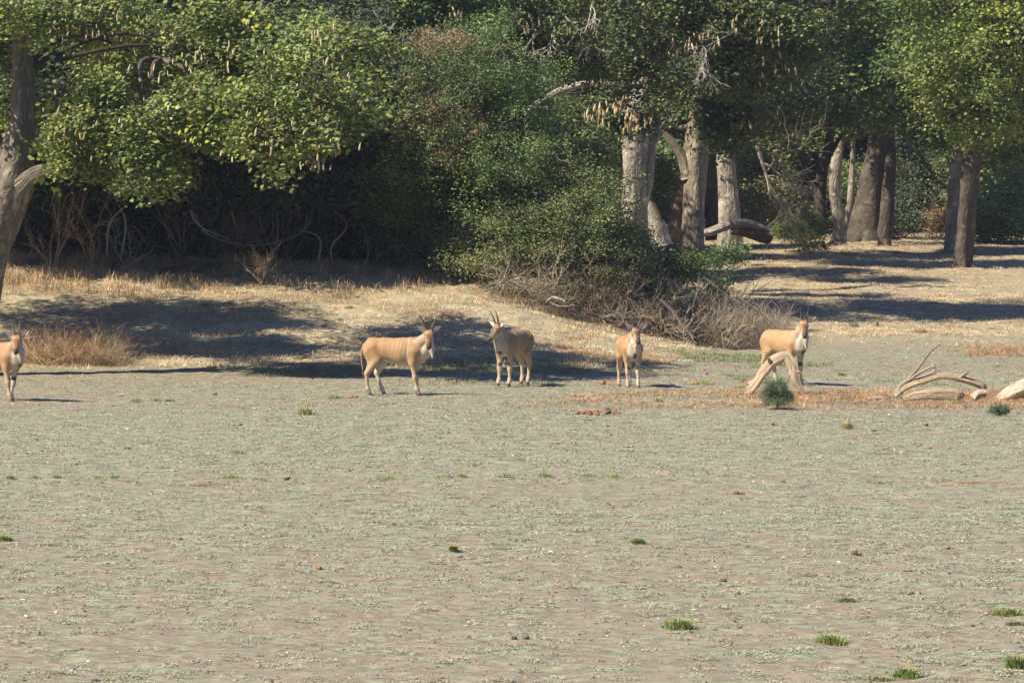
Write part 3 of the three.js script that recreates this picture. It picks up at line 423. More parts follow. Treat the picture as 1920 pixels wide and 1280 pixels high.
const tF = woodTree('tan forked tree standing in front of the other pale trunks, right of the brush heap', 1301, 150, [[1301, 500], [1301, 462], [1302, 400], [1305, 330], [1306, 275], [1304, 240], [1310, 180], [1330, 90], [1335, -60]], [30, 22, 20, 21, 22, 17, 12, 9, 5], barkTan, { seed: 111,
  limb: [[[[1290, 335], [1282, 300], [1262, 268], [1243, 248]], [13, 10, 8, 5]], [[[1306, 262], [1322, 232], [1340, 205], [1360, 188], [1378, 192]], [11, 8, 7, 5, 3]], [[[1306, 262], [1290, 240], [1272, 240]], [8, 6, 4]]],
  L: [[1318, 165, 147, 48, 62, 1.4, 190], [1310, 60, 142, 150, 62, 2.6, 420], [1420, 110, 143, 110, 60, 2.6, 330], [1345, 250, 146.5, 30, 30, 0.8, 60], [1375, 225, 146, 55, 45, 1.4, 150], [1400, 30, 142, 140, 60, 2.6, 380], [1290, 170, 158, 90, 50, 2, 220], [1320, -90, 142, 240, 80, 3, 400]], col: [0.1, 0.145, 0.04], yellow: 0.16, gap: 0.47 });
pods(tF, podSpots(112, [[1290, 75, 50, 26, 139.5, 0.4, 20], [1380, 50, 60, 24, 139.5, 0.4, 12], [1430, 55, 40, 30, 139.5, 0.4, 10], [1400, 225, 60, 10, 144.6, 0.4, 10], [1460, 130, 60, 40, 140.5, 0.5, 12]]), 113, 1.1);
deadTwigs(tF, [[1318, 85, 139.4, 2.8, 0.2], [1375, 60, 139.4, 2.4, -0.9], [1325, 100, 139.4, 3.0, -0.2]], 114, 0.95);
woodTree('straight pale trunk behind and right of the tan forked tree', 1368, 172, [[1368, 470], [1368, 415], [1366, 360], [1362, 300], [1364, 240], [1370, 100], [1370, -60]], [27, 22, 18, 17, 15, 11, 6], barkPale, { seed: 121, L: [[1400, 160, 171, 120, 70, 3, 330], [1350, 60, 173, 140, 70, 3, 360], [1450, 40, 172, 120, 70, 3, 320], [1380, -100, 172, 200, 90, 4, 380]], kind: 'big', col: G.deep });
woodTree('slim orange-brown trunk half hidden behind the podded pale trunk', 1166, 163, [[1164, 470], [1165, 400], [1166, 330], [1172, 250], [1180, 150]], [11, 10, 9, 8, 5], bark(0.36, 0.24, 0.14), { seed: 131, L: [[1130, 290, 165, 60, 40, 1.6, 120], [1200, 130, 165, 120, 60, 2.4, 240]], col: G.deep });
woodTree('leaning brown trunk in the gap between the two pale trunks', 1270, 176, [[1262, 455], [1270, 410], [1283, 350], [1292, 290], [1300, 200]], [22, 17, 13, 11, 7], bark(0.28, 0.2, 0.15), { seed: 141, L: [[1270, 170, 177, 120, 70, 2.6, 260]], kind: 'big', col: G.deep });
woodTree('dark shaded trunk close behind the tan forked tree', 1336, 180, [[1340, 450], [1336, 380], [1332, 300], [1330, 200]], [17, 14, 13, 10], bark(0.2, 0.165, 0.14), { seed: 151, L: [[1300, 110, 180, 140, 90, 3, 320]], kind: 'big', col: G.deep });
woodTree('thin dark forked tree left of the massive leaning trunk', 1538, 188, [[1535, 440], [1538, 400], [1540, 360], [1545, 310], [1560, 240], [1575, 150]], [12, 11, 11, 9, 7, 4], barkDark, { seed: 161, limb: [[[[1538, 375], [1520, 330], [1500, 295], [1485, 270]], [7, 6, 5, 3]], [[[1542, 350], [1552, 300], [1580, 250]], [8, 6, 3]]], L: [[1520, 190, 185, 70, 50, 2.6, 260], [1480, 130, 184, 110, 80, 3, 360], [1570, 120, 186, 90, 50, 3, 260], [1520, 40, 186, 130, 70, 3, 340]], kind: 'big', col: G.mid });
woodTree('pale double-stemmed trunk beside the massive leaning trunk', 1572, 196, [[1572, 455], [1574, 420], [1566, 370], [1568, 320], [1575, 260], [1585, 180]], [15, 13, 11, 11, 9, 6], barkPale, { seed: 171, limb: [[[[1582, 430], [1594, 380], [1598, 330], [1600, 260]], [9, 7, 7, 4]]], L: [[1590, 210, 197, 80, 50, 2, 160]], kind: 'big', col: G.mid });
woodTree('massive brown trunk leaning right, the thickest in the open wood', 1628, 204, [[1622, 468], [1626, 430], [1634, 370], [1645, 300], [1656, 230], [1668, 170], [1678, 80], [1680, -60]], [52, 34, 28, 25, 22, 19, 15, 8], bark(0.185, 0.155, 0.13), { seed: 181, limb: [[[[1652, 460, -0.6], [1660, 420, -0.6], [1666, 360, -0.5], [1670, 300, -0.3], [1668, 230], [1676, 170]], [22, 15, 13, 12, 11, 8]]], L: [[1610, 60, 197, 130, 65, 3.4, 400], [1735, 120, 199, 75, 65, 3, 300], [1560, 60, 200, 120, 80, 3, 330], [1720, 40, 199, 120, 80, 4, 360], [1640, -100, 200, 260, 90, 5, 400]], kind: 'big', col: G.olive });
{ const t = [...scene.children].pop(); deadTwigs(t, [[1680, 150, 198, 2.2, 1.2], [1655, 110, 198, 1.9, -1], [1570, 60, 196, 1.6, -1]], 183, 1.6, twigPale, 0.025); }
woodTree('tall pale trunk with a sunlit face behind the dark trunk at the right', 1796, 190, [[1790, 480], [1792, 430], [1795, 370], [1800, 320], [1802, 260], [1810, 150], [1815, 0]], [22, 18, 17, 17, 15, 11, 6], barkPale, { seed: 191, L: [[1770, 110, 186, 110, 90, 4, 360], [1760, 220, 187, 70, 50, 2.4, 200], [1880, 250, 190, 60, 50, 2, 140]], kind: 'big', col: G.mid });
woodTree('rough dark trunk standing alone in front on the right, under a bright green crown', 1806, 171, [[1806, 530], [1806, 495], [1810, 440], [1814, 380], [1820, 320], [1826, 260], [1830, 180], [1832, 60]], [22, 18, 16, 17, 18, 15, 11, 6], bark(0.2, 0.17, 0.145), { seed: 201, limb: [[[[1826, 300], [1848, 280], [1868, 262], [1885, 225]], [11, 8, 6, 3]]], L: [[1850, 90, 166, 105, 105, 4, 520], [1760, 60, 168, 80, 80, 3, 300], [1890, 195, 166, 60, 60, 2, 240], [1800, 195, 170, 70, 45, 2.2, 220], [1910, 60, 166, 90, 100, 3, 360], [1840, -90, 167, 200, 90, 5, 420], [1850, 250, 169, 40, 25, 1, 60]], kind: 'mid', size: 1.15, col: G.bright, yellow: 0.2, gap: 0.42 });
// trees whose crowns close the top of the picture
woodTree('tree behind the climber tree whose podded twigs show above it', 800, 146, [[800, 500], [795, 300], [790, 100], [800, -100]], [16, 13, 9, 5], barkDark, { seed: 211, L: [[700, 40, 143, 120, 70, 3, 320], [840, 10, 142, 120, 60, 3, 320], [940, 40, 144, 90, 60, 2.4, 220], [740, -90, 143, 260, 90, 4, 420], [760, 200, 147, 200, 120, 3, 420]], col: G.mid });
{ const t = [...scene.children].pop(); pods(t, podSpots(212, [[700, 100, 30, 24, 139.9, 0.3, 10], [730, 110, 24, 16, 139.9, 0.3, 8], [850, 20, 20, 14, 139, 0.3, 8], [660, 20, 30, 10, 140, 0.3, 5], [500, 10, 70, 10, 141, 0.3, 12]]), 213, 1.1); deadTwigs(t, [[700, 20, 139.5, 2.2, 0.7], [690, 60, 139.5, 1.9, -0.8], [745, 40, 139.5, 2, 0.6]], 214, 1.3); }
woodTree('tree at the top left corner behind the old trunk', -60, 146, [[-60, 490], [-60, 300], [-50, 100], [-40, -50]], [18, 15, 12, 6], barkDark, { seed: 221, L: [[0, 40, 144, 200, 130, 4, 460], [180, 10, 145, 160, 90, 4, 400], [340, -20, 146, 160, 90, 4, 360], [500, 0, 147, 140, 90, 4, 340], [20, 240, 146, 110, 110, 3, 300]], col: G.deep });
// ---- undergrowth and the wood beyond
bush('undergrowth_bush', 'bright green low bush at the foot of the thin dark forked tree', 1510, 186, [[1510, 430, 185, 58, 26, 1.5, 110], [1470, 425, 186, 30, 30, 1, 50]], 'fine', [...G.bright, 0.32], 301, { gap: 0.25 });
bush('undergrowth_bush', 'olive bush between the massive leaning trunk and the right-hand trunks', 1745, 212, [[1745, 400, 211, 50, 48, 2, 150], [1720, 330, 214, 50, 50, 2, 130]], 'mid', [...G.dusty, 0.3], 303, { gap: 0.3 });
bush('undergrowth_bush', 'green bush at the right edge behind the lone dark trunk', 1880, 205, [[1880, 385, 204, 75, 55, 2.4, 240], [1850, 420, 203, 50, 36, 1.6, 110], [1930, 370, 206, 60, 60, 2, 140]], 'mid', [...G.bright, 0.32], 305, { gap: 0.28 });
bush('undergrowth_bush', 'dry tawny bush at the foot of the right-hand pale trunk', 1760, 208, [[1765, 425, 207, 40, 30, 1.4, 70]], 'fine', [0.3, 0.22, 0.1, 0.3], 307, { gap: 0.25 });
bush('undergrowth_bush', 'grey-green bush in the gap right of the straight pale trunk', 1440, 196, [[1445, 380, 195, 55, 55, 2, 170], [1420, 320, 197, 40, 50, 2, 110]], 'mid', [...G.dusty, 0.3], 309, { gap: 0.33 });
bush('undergrowth_bush', 'green bush in the gap between the two pale trunks', 1235, 184, [[1240, 350, 184, 40, 60, 2, 150], [1235, 420, 183, 30, 30, 1.4, 60]], 'mid', [...G.bright, 0.32], 311, { gap: 0.28 });
bush('undergrowth_bush', 'bright green sapling crown between the dark fork and the massive trunk', 1592, 214, [[1590, 350, 214, 34, 60, 2, 130]], 'mid', [...G.bright, 0.34], 313, { gap: 0.25 });
bush('undergrowth_bush', 'dark green bush at the foot of the massive leaning trunk', 1690, 210, [[1695, 400, 210, 40, 48, 2, 140], [1690, 320, 213, 40, 60, 2, 120]], 'mid', [...G.deep, 0.3], 315, { gap: 0.25 });
{ const t = thing('hanging_dead_branch', 'grey dead branch with splayed twigs hanging beside the straight pale trunk', 'dead branch', foot(1440, 164));
  part('limb', tube([at(1416, 262, 164), at(1428, 300, 164), at(1440, 340, 164), at(1444, 375, 164)].map(p => p.sub(t.position)), [0.09, 0.07, 0.05, 0.03], { seg: 6, n: 14, rough: 0.08 }), twigGrey, t);
  deadTwigs(t, [[1432, 305, 164, 2.4, 0.8], [1438, 330, 164, 2.5, -0.8], [1443, 345, 164, 2.8, 0.1], [1442, 350, 164, 2.6, 0.6], [1440, 320, 164, 1.4, -1.2]], 320, 1.9, twigGrey, 0.02); }
{ // rows of trees far behind, then the mass that closes the view
  const r = rng(400), rows = [[1240, 228], [1330, 236], [1420, 226], [1500, 240], [1600, 232], [1690, 238], [1760, 228], [1850, 236], [1930, 226], [1130, 232], [1000, 190], [900, 176], [760, 178], [600, 172], [430, 176], [260, 172], [90, 176], [-60, 172]];
  const where = ['behind the podded pale trunk', 'behind the tan forked tree', 'behind the straight pale trunk', 'behind the thin dark forked tree', 'just left behind the massive leaning trunk', 'just right behind the massive leaning trunk', 'left behind the sunlit pale trunk', 'behind the lone dark trunk', 'at the right edge', 'behind the leafy bush right of the climber tree', 'deep behind the right side of the climber tree', 'deep behind the top of the climber tree', 'deep behind the thicket left of the climber tree', 'deep behind the right end of the hanging pod crown', 'deep behind the middle of the hanging pod crown', 'deep behind the left half of the hanging pod crown', 'deep behind the old trunk', 'deep in the left corner behind the old trunk'];
  rows.forEach(([px, d], i) => {
    const t = thing('background_tree', 'dark tree of the wood ' + where[i], 'tree', foot(px, d)), s = PXM(d), L = [];
    trunkFrom(t, [[px, 470, d], [px + 8, 380, d], [px - 6, 250, d], [px + 10, 100, d]], [12, 9, 8, 4], i % 3 ? barkDark : barkGrey, { seed: 401 + i, seg: 10, n: 24 });
    for (let k = 0; k < 7; k++) L.push(lobe(px + (r() - 0.5) * 130, lerp(-90, i < 10 ? 300 : 330, k / 6) + (r() - 0.5) * 40, d + (r() - 0.5) * 5, 75 + r() * 45, 50 + r() * 25, 2.6, 110));
    leaves(t, L, 'far', [...[G.mid, G.deep, G.olive][i % 3], 0.25], 410 + i, { gap: 0.3, size: 0.9 });
  });
  const list = [], q = new THREE.Quaternion(), e = new THREE.Euler();
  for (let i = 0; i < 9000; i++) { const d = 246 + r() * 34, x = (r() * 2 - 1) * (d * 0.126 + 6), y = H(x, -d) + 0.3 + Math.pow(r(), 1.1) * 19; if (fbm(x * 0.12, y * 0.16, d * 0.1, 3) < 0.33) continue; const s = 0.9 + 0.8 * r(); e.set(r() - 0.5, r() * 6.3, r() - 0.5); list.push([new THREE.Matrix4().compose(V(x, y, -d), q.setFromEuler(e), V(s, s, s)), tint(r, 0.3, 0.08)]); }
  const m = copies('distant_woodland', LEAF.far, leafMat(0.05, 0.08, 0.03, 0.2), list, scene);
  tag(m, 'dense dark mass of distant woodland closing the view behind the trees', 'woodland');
}
{ // off to the left: crowns and shrubs the shade comes from
}

// ---------------------------------------------------------------- elands
// a smooth skin over tapered bones: bones [a, b, ra, rb, tag, squeeze z, data]
function skin(bones, cell, k, colour) {
  const lo = V(1e9, 1e9, 1e9), hi = V(-1e9, -1e9, -1e9);
  for (const b of bones) for (const [p, r] of [[b.a, b.ra], [b.b, b.rb]]) { lo.min(V(p.x - r, p.y - r, p.z - r)); hi.max(V(p.x + r, p.y + r, p.z + r)); }
  lo.subScalar(0.08); hi.addScalar(0.08);
  const nx = Math.ceil((hi.x - lo.x) / cell), ny = Math.ceil((hi.y - lo.y) / cell), nz = Math.ceil((hi.z - lo.z) / cell), acc = new Float32Array(nx * ny * nz);
  const dist = (b, x, y, z) => { const s = b.sq || 1; const dx = b.b.x - b.a.x, dy = b.b.y - b.a.y, dz = (b.b.z - b.a.z) / s, px = x - b.a.x, py = y - b.a.y, pz = (z - b.a.z) / s, t = clamp((px * dx + py * dy + pz * dz) / (dx * dx + dy * dy + dz * dz + 1e-9)), ex = px - dx * t, ey = py - dy * t, ez = pz - dz * t; const l = Math.sqrt(ex * ex + ey * ey + ez * ez); b.t = t; return (l - lerp(b.ra, b.rb, t)) * (s < 1 ? 0.5 + 0.5 * s : 1); };
  for (const b of bones) {
    const kk = b.k || k, m = Math.max(b.ra, b.rb) + 5 * kk, g = (v, o) => Math.floor((v - o) / cell);
    const x0 = Math.max(0, g(Math.min(b.a.x, b.b.x) - m, lo.x)), x1 = Math.min(nx - 1, g(Math.max(b.a.x, b.b.x) + m, lo.x)), y0 = Math.max(0, g(Math.min(b.a.y, b.b.y) - m, lo.y)), y1 = Math.min(ny - 1, g(Math.max(b.a.y, b.b.y) + m, lo.y)), z0 = Math.max(0, g(Math.min(b.a.z, b.b.z) - m, lo.z)), z1 = Math.min(nz - 1, g(Math.max(b.a.z, b.b.z) + m, lo.z));
    for (let z = z0; z <= z1; z++) for (let y = y0; y <= y1; y++) for (let x = x0; x <= x1; x++) { const d = dist(b, lo.x + x * cell, lo.y + y * cell, lo.z + z * cell); if (d < 5 * k) acc[(z * ny + y) * nx + x] += Math.exp(-d / k); }
  }
  const f = i => acc[i] - 1;                                            // > 0 inside
  const vid = new Int32Array(nx * ny * nz).fill(-1), pos = [], idx = [];
  const off = [0, 1, nx, nx + 1, nx * ny, nx * ny + 1, nx * ny + nx, nx * ny + nx + 1], E = [[0, 1], [2, 3], [4, 5], [6, 7], [0, 2], [1, 3], [4, 6], [5, 7], [0, 4], [1, 5], [2, 6], [3, 7]];
  for (let z = 0; z < nz - 1; z++) for (let y = 0; y < ny - 1; y++) for (let x = 0; x < nx - 1; x++) {
    const i = (z * ny + y) * nx + x; let n = 0, sx = 0, sy = 0, sz = 0, ins = 0;
    for (const o of off) if (acc[i + o] > 1) ins++;
    if (!ins || ins === 8) continue;
    for (const [a, b] of E) { const fa = -Math.log(acc[i + off[a]] + 1e-9), fb = -Math.log(acc[i + off[b]] + 1e-9); if ((fa < 0) === (fb < 0)) continue; const t = fa / (fa - fb), c = v => [v & 1, (v >> 1) & 1, v >> 2], A = c(a), B = c(b); sx += lerp(A[0], B[0], t); sy += lerp(A[1], B[1], t); sz += lerp(A[2], B[2], t); n++; }
    vid[i] = pos.length / 3; pos.push(lo.x + (x + sx / n) * cell, lo.y + (y + sy / n) * cell, lo.z + (z + sz / n) * cell);
  }
  const quad = (a, b, c, d, flip) => { if (a < 0 || b < 0 || c < 0 || d < 0) return; flip ? idx.push(a, c, b, a, d, c) : idx.push(a, b, c, a, c, d); };
  for (let z = 1; z < nz - 1; z++) for (let y = 1; y < ny - 1; y++) for (let x = 1; x < nx - 1; x++) {
    const i = (z * ny + y) * nx + x, s = f(i) > 0;
    if (s !== f(i + 1) > 0) quad(vid[i - nx - nx * ny], vid[i - nx * ny], vid[i], vid[i - nx], !s);
    if (s !== f(i + nx) > 0) quad(vid[i - 1 - nx * ny], vid[i - 1], vid[i], vid[i - nx * ny], !s);
    if (s !== f(i + nx * ny) > 0) quad(vid[i - 1 - nx], vid[i - nx], vid[i], vid[i - 1], !s);
  }
  const g = new THREE.BufferGeometry(); g.setAttribute('position', new THREE.Float32BufferAttribute(pos, 3)); g.setIndex(idx); g.computeVertexNormals();
  const col = new Float32Array(pos.length), nr = g.attributes.normal;
  for (let i = 0; i < pos.length / 3; i++) {
    const x = pos[i * 3], y = pos[i * 3 + 1], z = pos[i * 3 + 2]; let best = 1e9, bb = null, bt = 0;
    for (const b of bones) { const d = dist(b, x, y, z); if (d < best) { best = d; bb = b; bt = b.t; } }
    col.set(colour(x, y, z, bb, bt, nr.getX(i), nr.getY(i), nr.getZ(i)), i * 3);
  }
  g.setAttribute('color', new THREE.BufferAttribute(col, 3)); return g;
}
const mix3 = (a, b, t) => [lerp(a[0], b[0], t), lerp(a[1], b[1], t), lerp(a[2], b[2], t)];
const coatMat = new THREE.MeshStandardMaterial({ vertexColors: true, roughness: 0.8 });
const hoofMat = mat(0.06, 0.05, 0.045, 0.6), eyeMat = mat(0.012, 0.01, 0.01, 0.2), hornMat = mat(0.13, 0.115, 0.1, 0.55), hornPale = mat(0.27, 0.23, 0.19, 0.55);
function earGeo() {                                                     // cupped pointed ear along +y, hollow side towards +z
  const nu = 12, nv = 8, pos = [], col = [], idx = [];
  for (const side of [0, 1]) for (let i = 0; i <= nu; i++) for (let j = 0; j <= nv; j++) {
    const u = i / nu, v = j / nv * 2 - 1, w = 0.062 * Math.pow(Math.sin(Math.PI * (0.12 + 0.88 * u)), 0.75) * (1 - 0.25 * u) + 0.002;
    const x = v * w, z = -0.035 * (1 - v * v) * Math.sin(Math.PI * (0.15 + 0.8 * u)) - (side ? 0.011 * (1 - Math.pow(Math.abs(v), 3)) : 0);
    pos.push(x, u * 0.235, z); const rim = sstep(0.72, 0.98, Math.abs(v)); col.push(...(side ? [0.42, 0.29, 0.17] : mix3([0.75, 0.64, 0.58], [0.55, 0.46, 0.38], rim)));
  }
  const w = nv + 1, m = (nu + 1) * w; for (let i = 0; i < nu; i++) for (let j = 0; j < nv; j++) { const a = i * w + j; idx.push(a, a + 1, a + w, a + 1, a + w + 1, a + w); idx.push(m + a, m + a + w, m + a + 1, m + a + 1, m + a + w, m + a + w + 1); }
  const g = new THREE.BufferGeometry(); g.setAttribute('position', new THREE.Float32BufferAttribute(pos, 3)); g.setAttribute('color', new THREE.Float32BufferAttribute(col, 3)); g.setIndex(idx); g.computeVertexNormals(); return g;
}
const EAR = earGeo();
function hornGeo(len, r0) {                                             // straight horn along +y with a spiral keel on its lower half
  const n = 40, seg = 10, pos = [], idx = [];
  for (let i = 0; i <= n; i++) for (let j = 0; j <= seg; j++) { const t = i / n, a = (j % seg) / seg * 6.283, keel = 0.22 * Math.max(0, Math.cos(a - t * 16)) ** 3 * (1 - sstep(0.45, 0.75, t)), r = r0 * (1 - 0.86 * Math.pow(t, 1.15)) * (1 + keel), bow = 0.05 * len * Math.sin(t * 3.1); pos.push(Math.cos(a) * r, t * len, Math.sin(a) * r - bow); }
  for (let i = 0; i < n; i++) for (let j = 0; j < seg; j++) { const a = i * (seg + 1) + j; idx.push(a, a + seg + 1, a + 1, a + 1, a + seg + 1, a + seg + 2); }
  const g = new THREE.BufferGeometry(); g.setAttribute('position', new THREE.Float32BufferAttribute(pos, 3)); g.setIndex(idx); g.computeVertexNormals(); return g;
}
const hoofGeo = (() => { const g = new THREE.CylinderGeometry(0.036, 0.05, 0.075, 12, 2); const p = g.attributes.position; for (let i = 0; i < p.count; i++) { const y = p.getY(i), x = p.getX(i), z = p.getZ(i); p.setXYZ(i, x * 1.15 + (y < 0 && x > 0 ? 0.02 : 0), y, z * (Math.abs(z) < 0.01 && x > 0.02 ? 0.5 : 0.95)); } g.computeVertexNormals(); return g; })();
/* local axes: +x forward, +y up, +z the animal's right side. o: pos, yaw, scale, neck [yaw, x, y], head [yaw, pitch], legs (dx of each hoof), horn, stripes, ... */
function eland(label, o) {
  const t = thing('eland', label, 'eland', o.pos); t.rotation.y = o.yaw * Math.PI / 180; t.scale.setScalar(o.scale);
  const B = [], add = (a, b, ra, rb, tag, sq = 1) => { const q = { a: V(...a), b: V(...b), ra, rb, tag, sq }; B.push(q); return q; };
  // trunk
  add([-0.58, 1.11, 0], [-0.28, 1.07, 0], 0.235, 0.27, 'trunk', 0.85); add([-0.28, 1.06, 0], [0.12, 1.02, 0], 0.275, 0.32, 'trunk', 0.84); add([0.12, 1.02, 0], [0.42, 1.03, 0], 0.32, 0.31, 'trunk', 0.78);
  add([0.34, 1.2, 0], [0.5, 1.18, 0], 0.16, 0.17, 'trunk', 0.75); add([0.45, 0.98, 0], [0.6, 0.93, 0], 0.25, 0.17, 'chest', 0.8); add([-0.62, 1.14, 0], [-0.72, 1.1, 0], 0.19, 0.14, 'trunk', 0.9);
  if (o.male) add([-0.2, 0.82, 0], [-0.08, 0.78, 0], 0.05, 0.035, 'belly');
  // neck and head
  const [ny, nl, nh] = o.neck, cy = Math.cos(ny), sy = Math.sin(ny), poll = V(0.52 + nl * cy, nh, nl * sy), mid = V(0.55 + nl * 0.5 * cy, lerp(1.16, nh, 0.5), nl * 0.5 * sy);
  const [hy, hp] = o.head, F = V(Math.cos(hy) * Math.cos(hp), Math.sin(hp), Math.sin(hy) * Math.cos(hp)), S = V(-Math.sin(hy), 0, Math.cos(hy)), U = V().crossVectors(S, F).normalize(); // S = animal's right
  if (U.y < 0) U.negate();
  const hd = (f, u, s = 0) => { const p = poll.clone().addScaledVector(F, f).addScaledVector(U, u).addScaledVector(S, s); return [p.x, p.y, p.z]; };
  const A = p => [p.x, p.y, p.z], thr = hd(0.05, -0.15);
  add([0.48, 1.16, 0], A(mid), 0.2, 0.135, 'neck'); add(A(mid), hd(-0.02, -0.03), 0.135, 0.095, 'neck');
  const low = V(0.64 + nl * 0.5 * cy, lerp(0.98, thr[1], 0.5), nl * 0.5 * sy);
  add([0.62, 0.97, 0], A(low), 0.17, 0.115, 'throat'); add(A(low), thr, 0.115, 0.08, 'throat');
  const dl = o.dewlap ?? 1; add([0.7, 0.82, 0.02 * sy], A(low.clone().add(V(0.09 * cy, -0.06, 0.09 * sy))), 0.035 * dl + 0.01, 0.045, 'dewlap'); if (dl > 0.6) add(A(low.clone().add(V(0.1 * cy, -0.1, 0.1 * sy))), A(low.clone().add(V(0.12 * cy, -0.27 * dl, 0.12 * sy))), 0.05, 0.022, 'dewlap');
  const HB = (a, b, ra, rb) => add(a, b, ra, rb, 'head');
  HB(hd(0, 0), hd(0.1, 0.0), 0.095, 0.098); HB(hd(0.1, -0.005), hd(0.26, -0.03), 0.09, 0.068); HB(hd(0.26, -0.03), hd(0.4, -0.045), 0.066, 0.056); HB(hd(0.06, -0.08), hd(0.36, -0.085), 0.066, 0.042);
  for (const s of [-1, 1]) { HB(hd(0.1, 0.035, 0.07 * s), hd(0.14, 0.03, 0.065 * s), 0.034, 0.03); HB(hd(0.01, 0.06, 0.045 * s), hd(-0.01, 0.085, 0.05 * s), 0.045, 0.035); }
  // legs: near the right (+z) and left (-z) side
  const L = o.legs; // [frontRight, frontLeft, hindRight, hindLeft] hoof shifts along x, and optional z
  const hooves = [];
  [[1, 0], [-1, 1]].forEach(([s, i]) => {
    const [dx, dz] = L[i], x = 0.45 + dx, z = s * 0.135 + dz, kx = lerp(0.43, x, 0.45), kz = lerp(s * 0.14, z, 0.5);
    add([0.46, 1.02, s * 0.15], [0.42, 0.76, s * 0.15], 0.15, 0.098, 'fore', 0.85); add([0.42, 0.78, s * 0.15], [kx, 0.44, kz], 0.085, 0.05, 'fore'); add([kx, 0.44, kz], [kx + 0.004, 0.38, kz], 0.053, 0.047, 'fore'); add([kx, 0.4, kz], [x, 0.15, z], 0.042, 0.034, 'fore'); add([x, 0.15, z], [x + 0.012, 0.12, z], 0.044, 0.04, 'fore'); add([x + 0.01, 0.12, z], [x + 0.04, 0.055, z], 0.036, 0.04, 'fore');
    hooves.push([x + 0.05, z]);
  });
  [[1, 2], [-1, 3]].forEach(([s, i]) => {
    const [dx, dz] = L[i], x = -0.62 + dx, z = s * 0.13 + dz, hx = lerp(-0.68, x - 0.05, 0.6), hz = lerp(s * 0.13, z, 0.6), kx = -0.43 + dx * 0.35;
    add([-0.56, 1.08, s * 0.1], [kx, 0.82, s * 0.14], 0.2, 0.125, 'hind', 0.85); add([-0.66, 1.0, s * 0.1], [-0.6 + dx * 0.3, 0.78, s * 0.12], 0.15, 0.085, 'hind', 0.85); add([kx, 0.82, s * 0.14], [hx + 0.02, 0.52, hz], 0.11, 0.055, 'hind'); add([-0.6 + dx * 0.3, 0.76, s * 0.12], [hx - 0.015, 0.5, hz], 0.06, 0.036, 'hind');
    add([hx, 0.5, hz], [x - 0.01, 0.15, z], 0.05, 0.034, 'hind'); add([x, 0.15, z], [x + 0.01, 0.12, z], 0.043, 0.04, 'hind'); add([x + 0.005, 0.12, z], [x + 0.04, 0.055, z], 0.036, 0.04, 'hind');
    hooves.push([x + 0.05, z]);
  });
  const tan = o.tan || [0.375, 0.228, 0.112], pale = [0.46, 0.345, 0.225], white = [0.55, 0.48, 0.4], dark = [0.05, 0.042, 0.038], grey = o.grey || [0.45, 0.36, 0.28];
  const seed = o.seed, colour = (x, y, z, b, bt, nx, nyy, nz) => {
    const n = 0.7 * (fbm(x * 5 + seed, y * 5, z * 5, 3) - 0.5) + 0.6 * (fbm(x * 26 + seed, y * 12, z * 26, 2) - 0.5); let c = tan;
    const side = Math.abs(z);
    if (b.tag === 'trunk' || b.tag === 'chest' || b.tag === 'belly') {
      c = mix3(tan, pale, sstep(1.02, 0.72, y) * 0.75); c = mix3(c, mix3(tan, [0.34, 0.16, 0.05], 0.5), sstep(1.2, 1.36, y) * 0.6);
      if (b.tag === 'chest' || x > 0.52) c = mix3(c, grey, 0.55 * sstep(0.5, 0.66, x));
      c = mix3(c, white, sstep(-0.55, -0.9, nyy) * 0.75);
      for (const [sx, w, k] of o.stripes || []) { const dx = x - sx - 0.03 * Math.sin(y * 5 + sx * 9) - (y - 1) * 0.05, e = Math.exp(-(dx * dx) / (w * w)) * sstep(0.82, 0.95, y) * (0.5 + fbm(y * 9, sx * 30)); c = mix3(c, [0.82, 0.72, 0.6], clamp(e * k)); }
      if (y > 1.27 && x > 0.1) c = mix3(c, dark, (o.mane ?? 0.5) * sstep(0.07, 0.02, side) * sstep(0.1, 0.35, x));
    } else if (b.tag === 'neck') { c = mix3(tan, grey, 0.25 + (o.neckGrey || 0.3)); if (nyy > 0.55) c = mix3(c, dark, (o.mane ?? 0.5) * sstep(0.55, 0.85, nyy)); }
    else if (b.tag === 'throat') c = mix3(grey, white, 0.35 + 0.5 * (o.whiteThroat ?? 0.6));
    else if (b.tag === 'dewlap') c = y < (o.darkTip ?? 0.86) ? mix3(dark, grey, 0.2) : mix3(grey, white, 0.6);
    else if (b.tag === 'head') {
      const f = (x - poll.x) * F.x + (y - poll.y) * F.y + (z - poll.z) * F.z, u = (x - poll.x) * U.x + (y - poll.y) * U.y + (z - poll.z) * U.z, s = Math.abs((x - poll.x) * S.x + (z - poll.z) * S.z), top = nx * U.x + nyy * U.y + nz * U.z;
      c = mix3(tan, pale, 0.55 * sstep(0.03, 0.08, s)); c = mix3(c, o.blaze || [0.16, 0.085, 0.045], sstep(0.1, 0.5, top) * sstep(0.075, 0.035, s) * sstep(0.05, 0.16, f) * 0.9); c = mix3(c, [0.3, 0.13, 0.045], sstep(0.07, 0.0, f) * sstep(0.0, 0.4, top) * 0.7); c = mix3(c, [0.1, 0.07, 0.05], sstep(0.04, 0.015, Math.hypot(f - 0.12, s - 0.085)) * 0.8);
      c = mix3(c, dark, sstep(0.31, 0.38, f) * sstep(-0.11, -0.04, u)); c = mix3(c, white, sstep(-0.07, -0.11, u) * 0.9); c = mix3(c, white, sstep(0.025, 0.01, Math.abs(f - 0.335)) * sstep(0.05, 0.07, s) * 0.5);
    } else {
      const inner = -Math.sign(b.a.z) * nz; c = mix3(tan, pale, sstep(0.95, 0.45, y)); c = mix3(c, white, sstep(0.1, 0.6, inner) * sstep(0.95, 0.8, y) * 0.85);
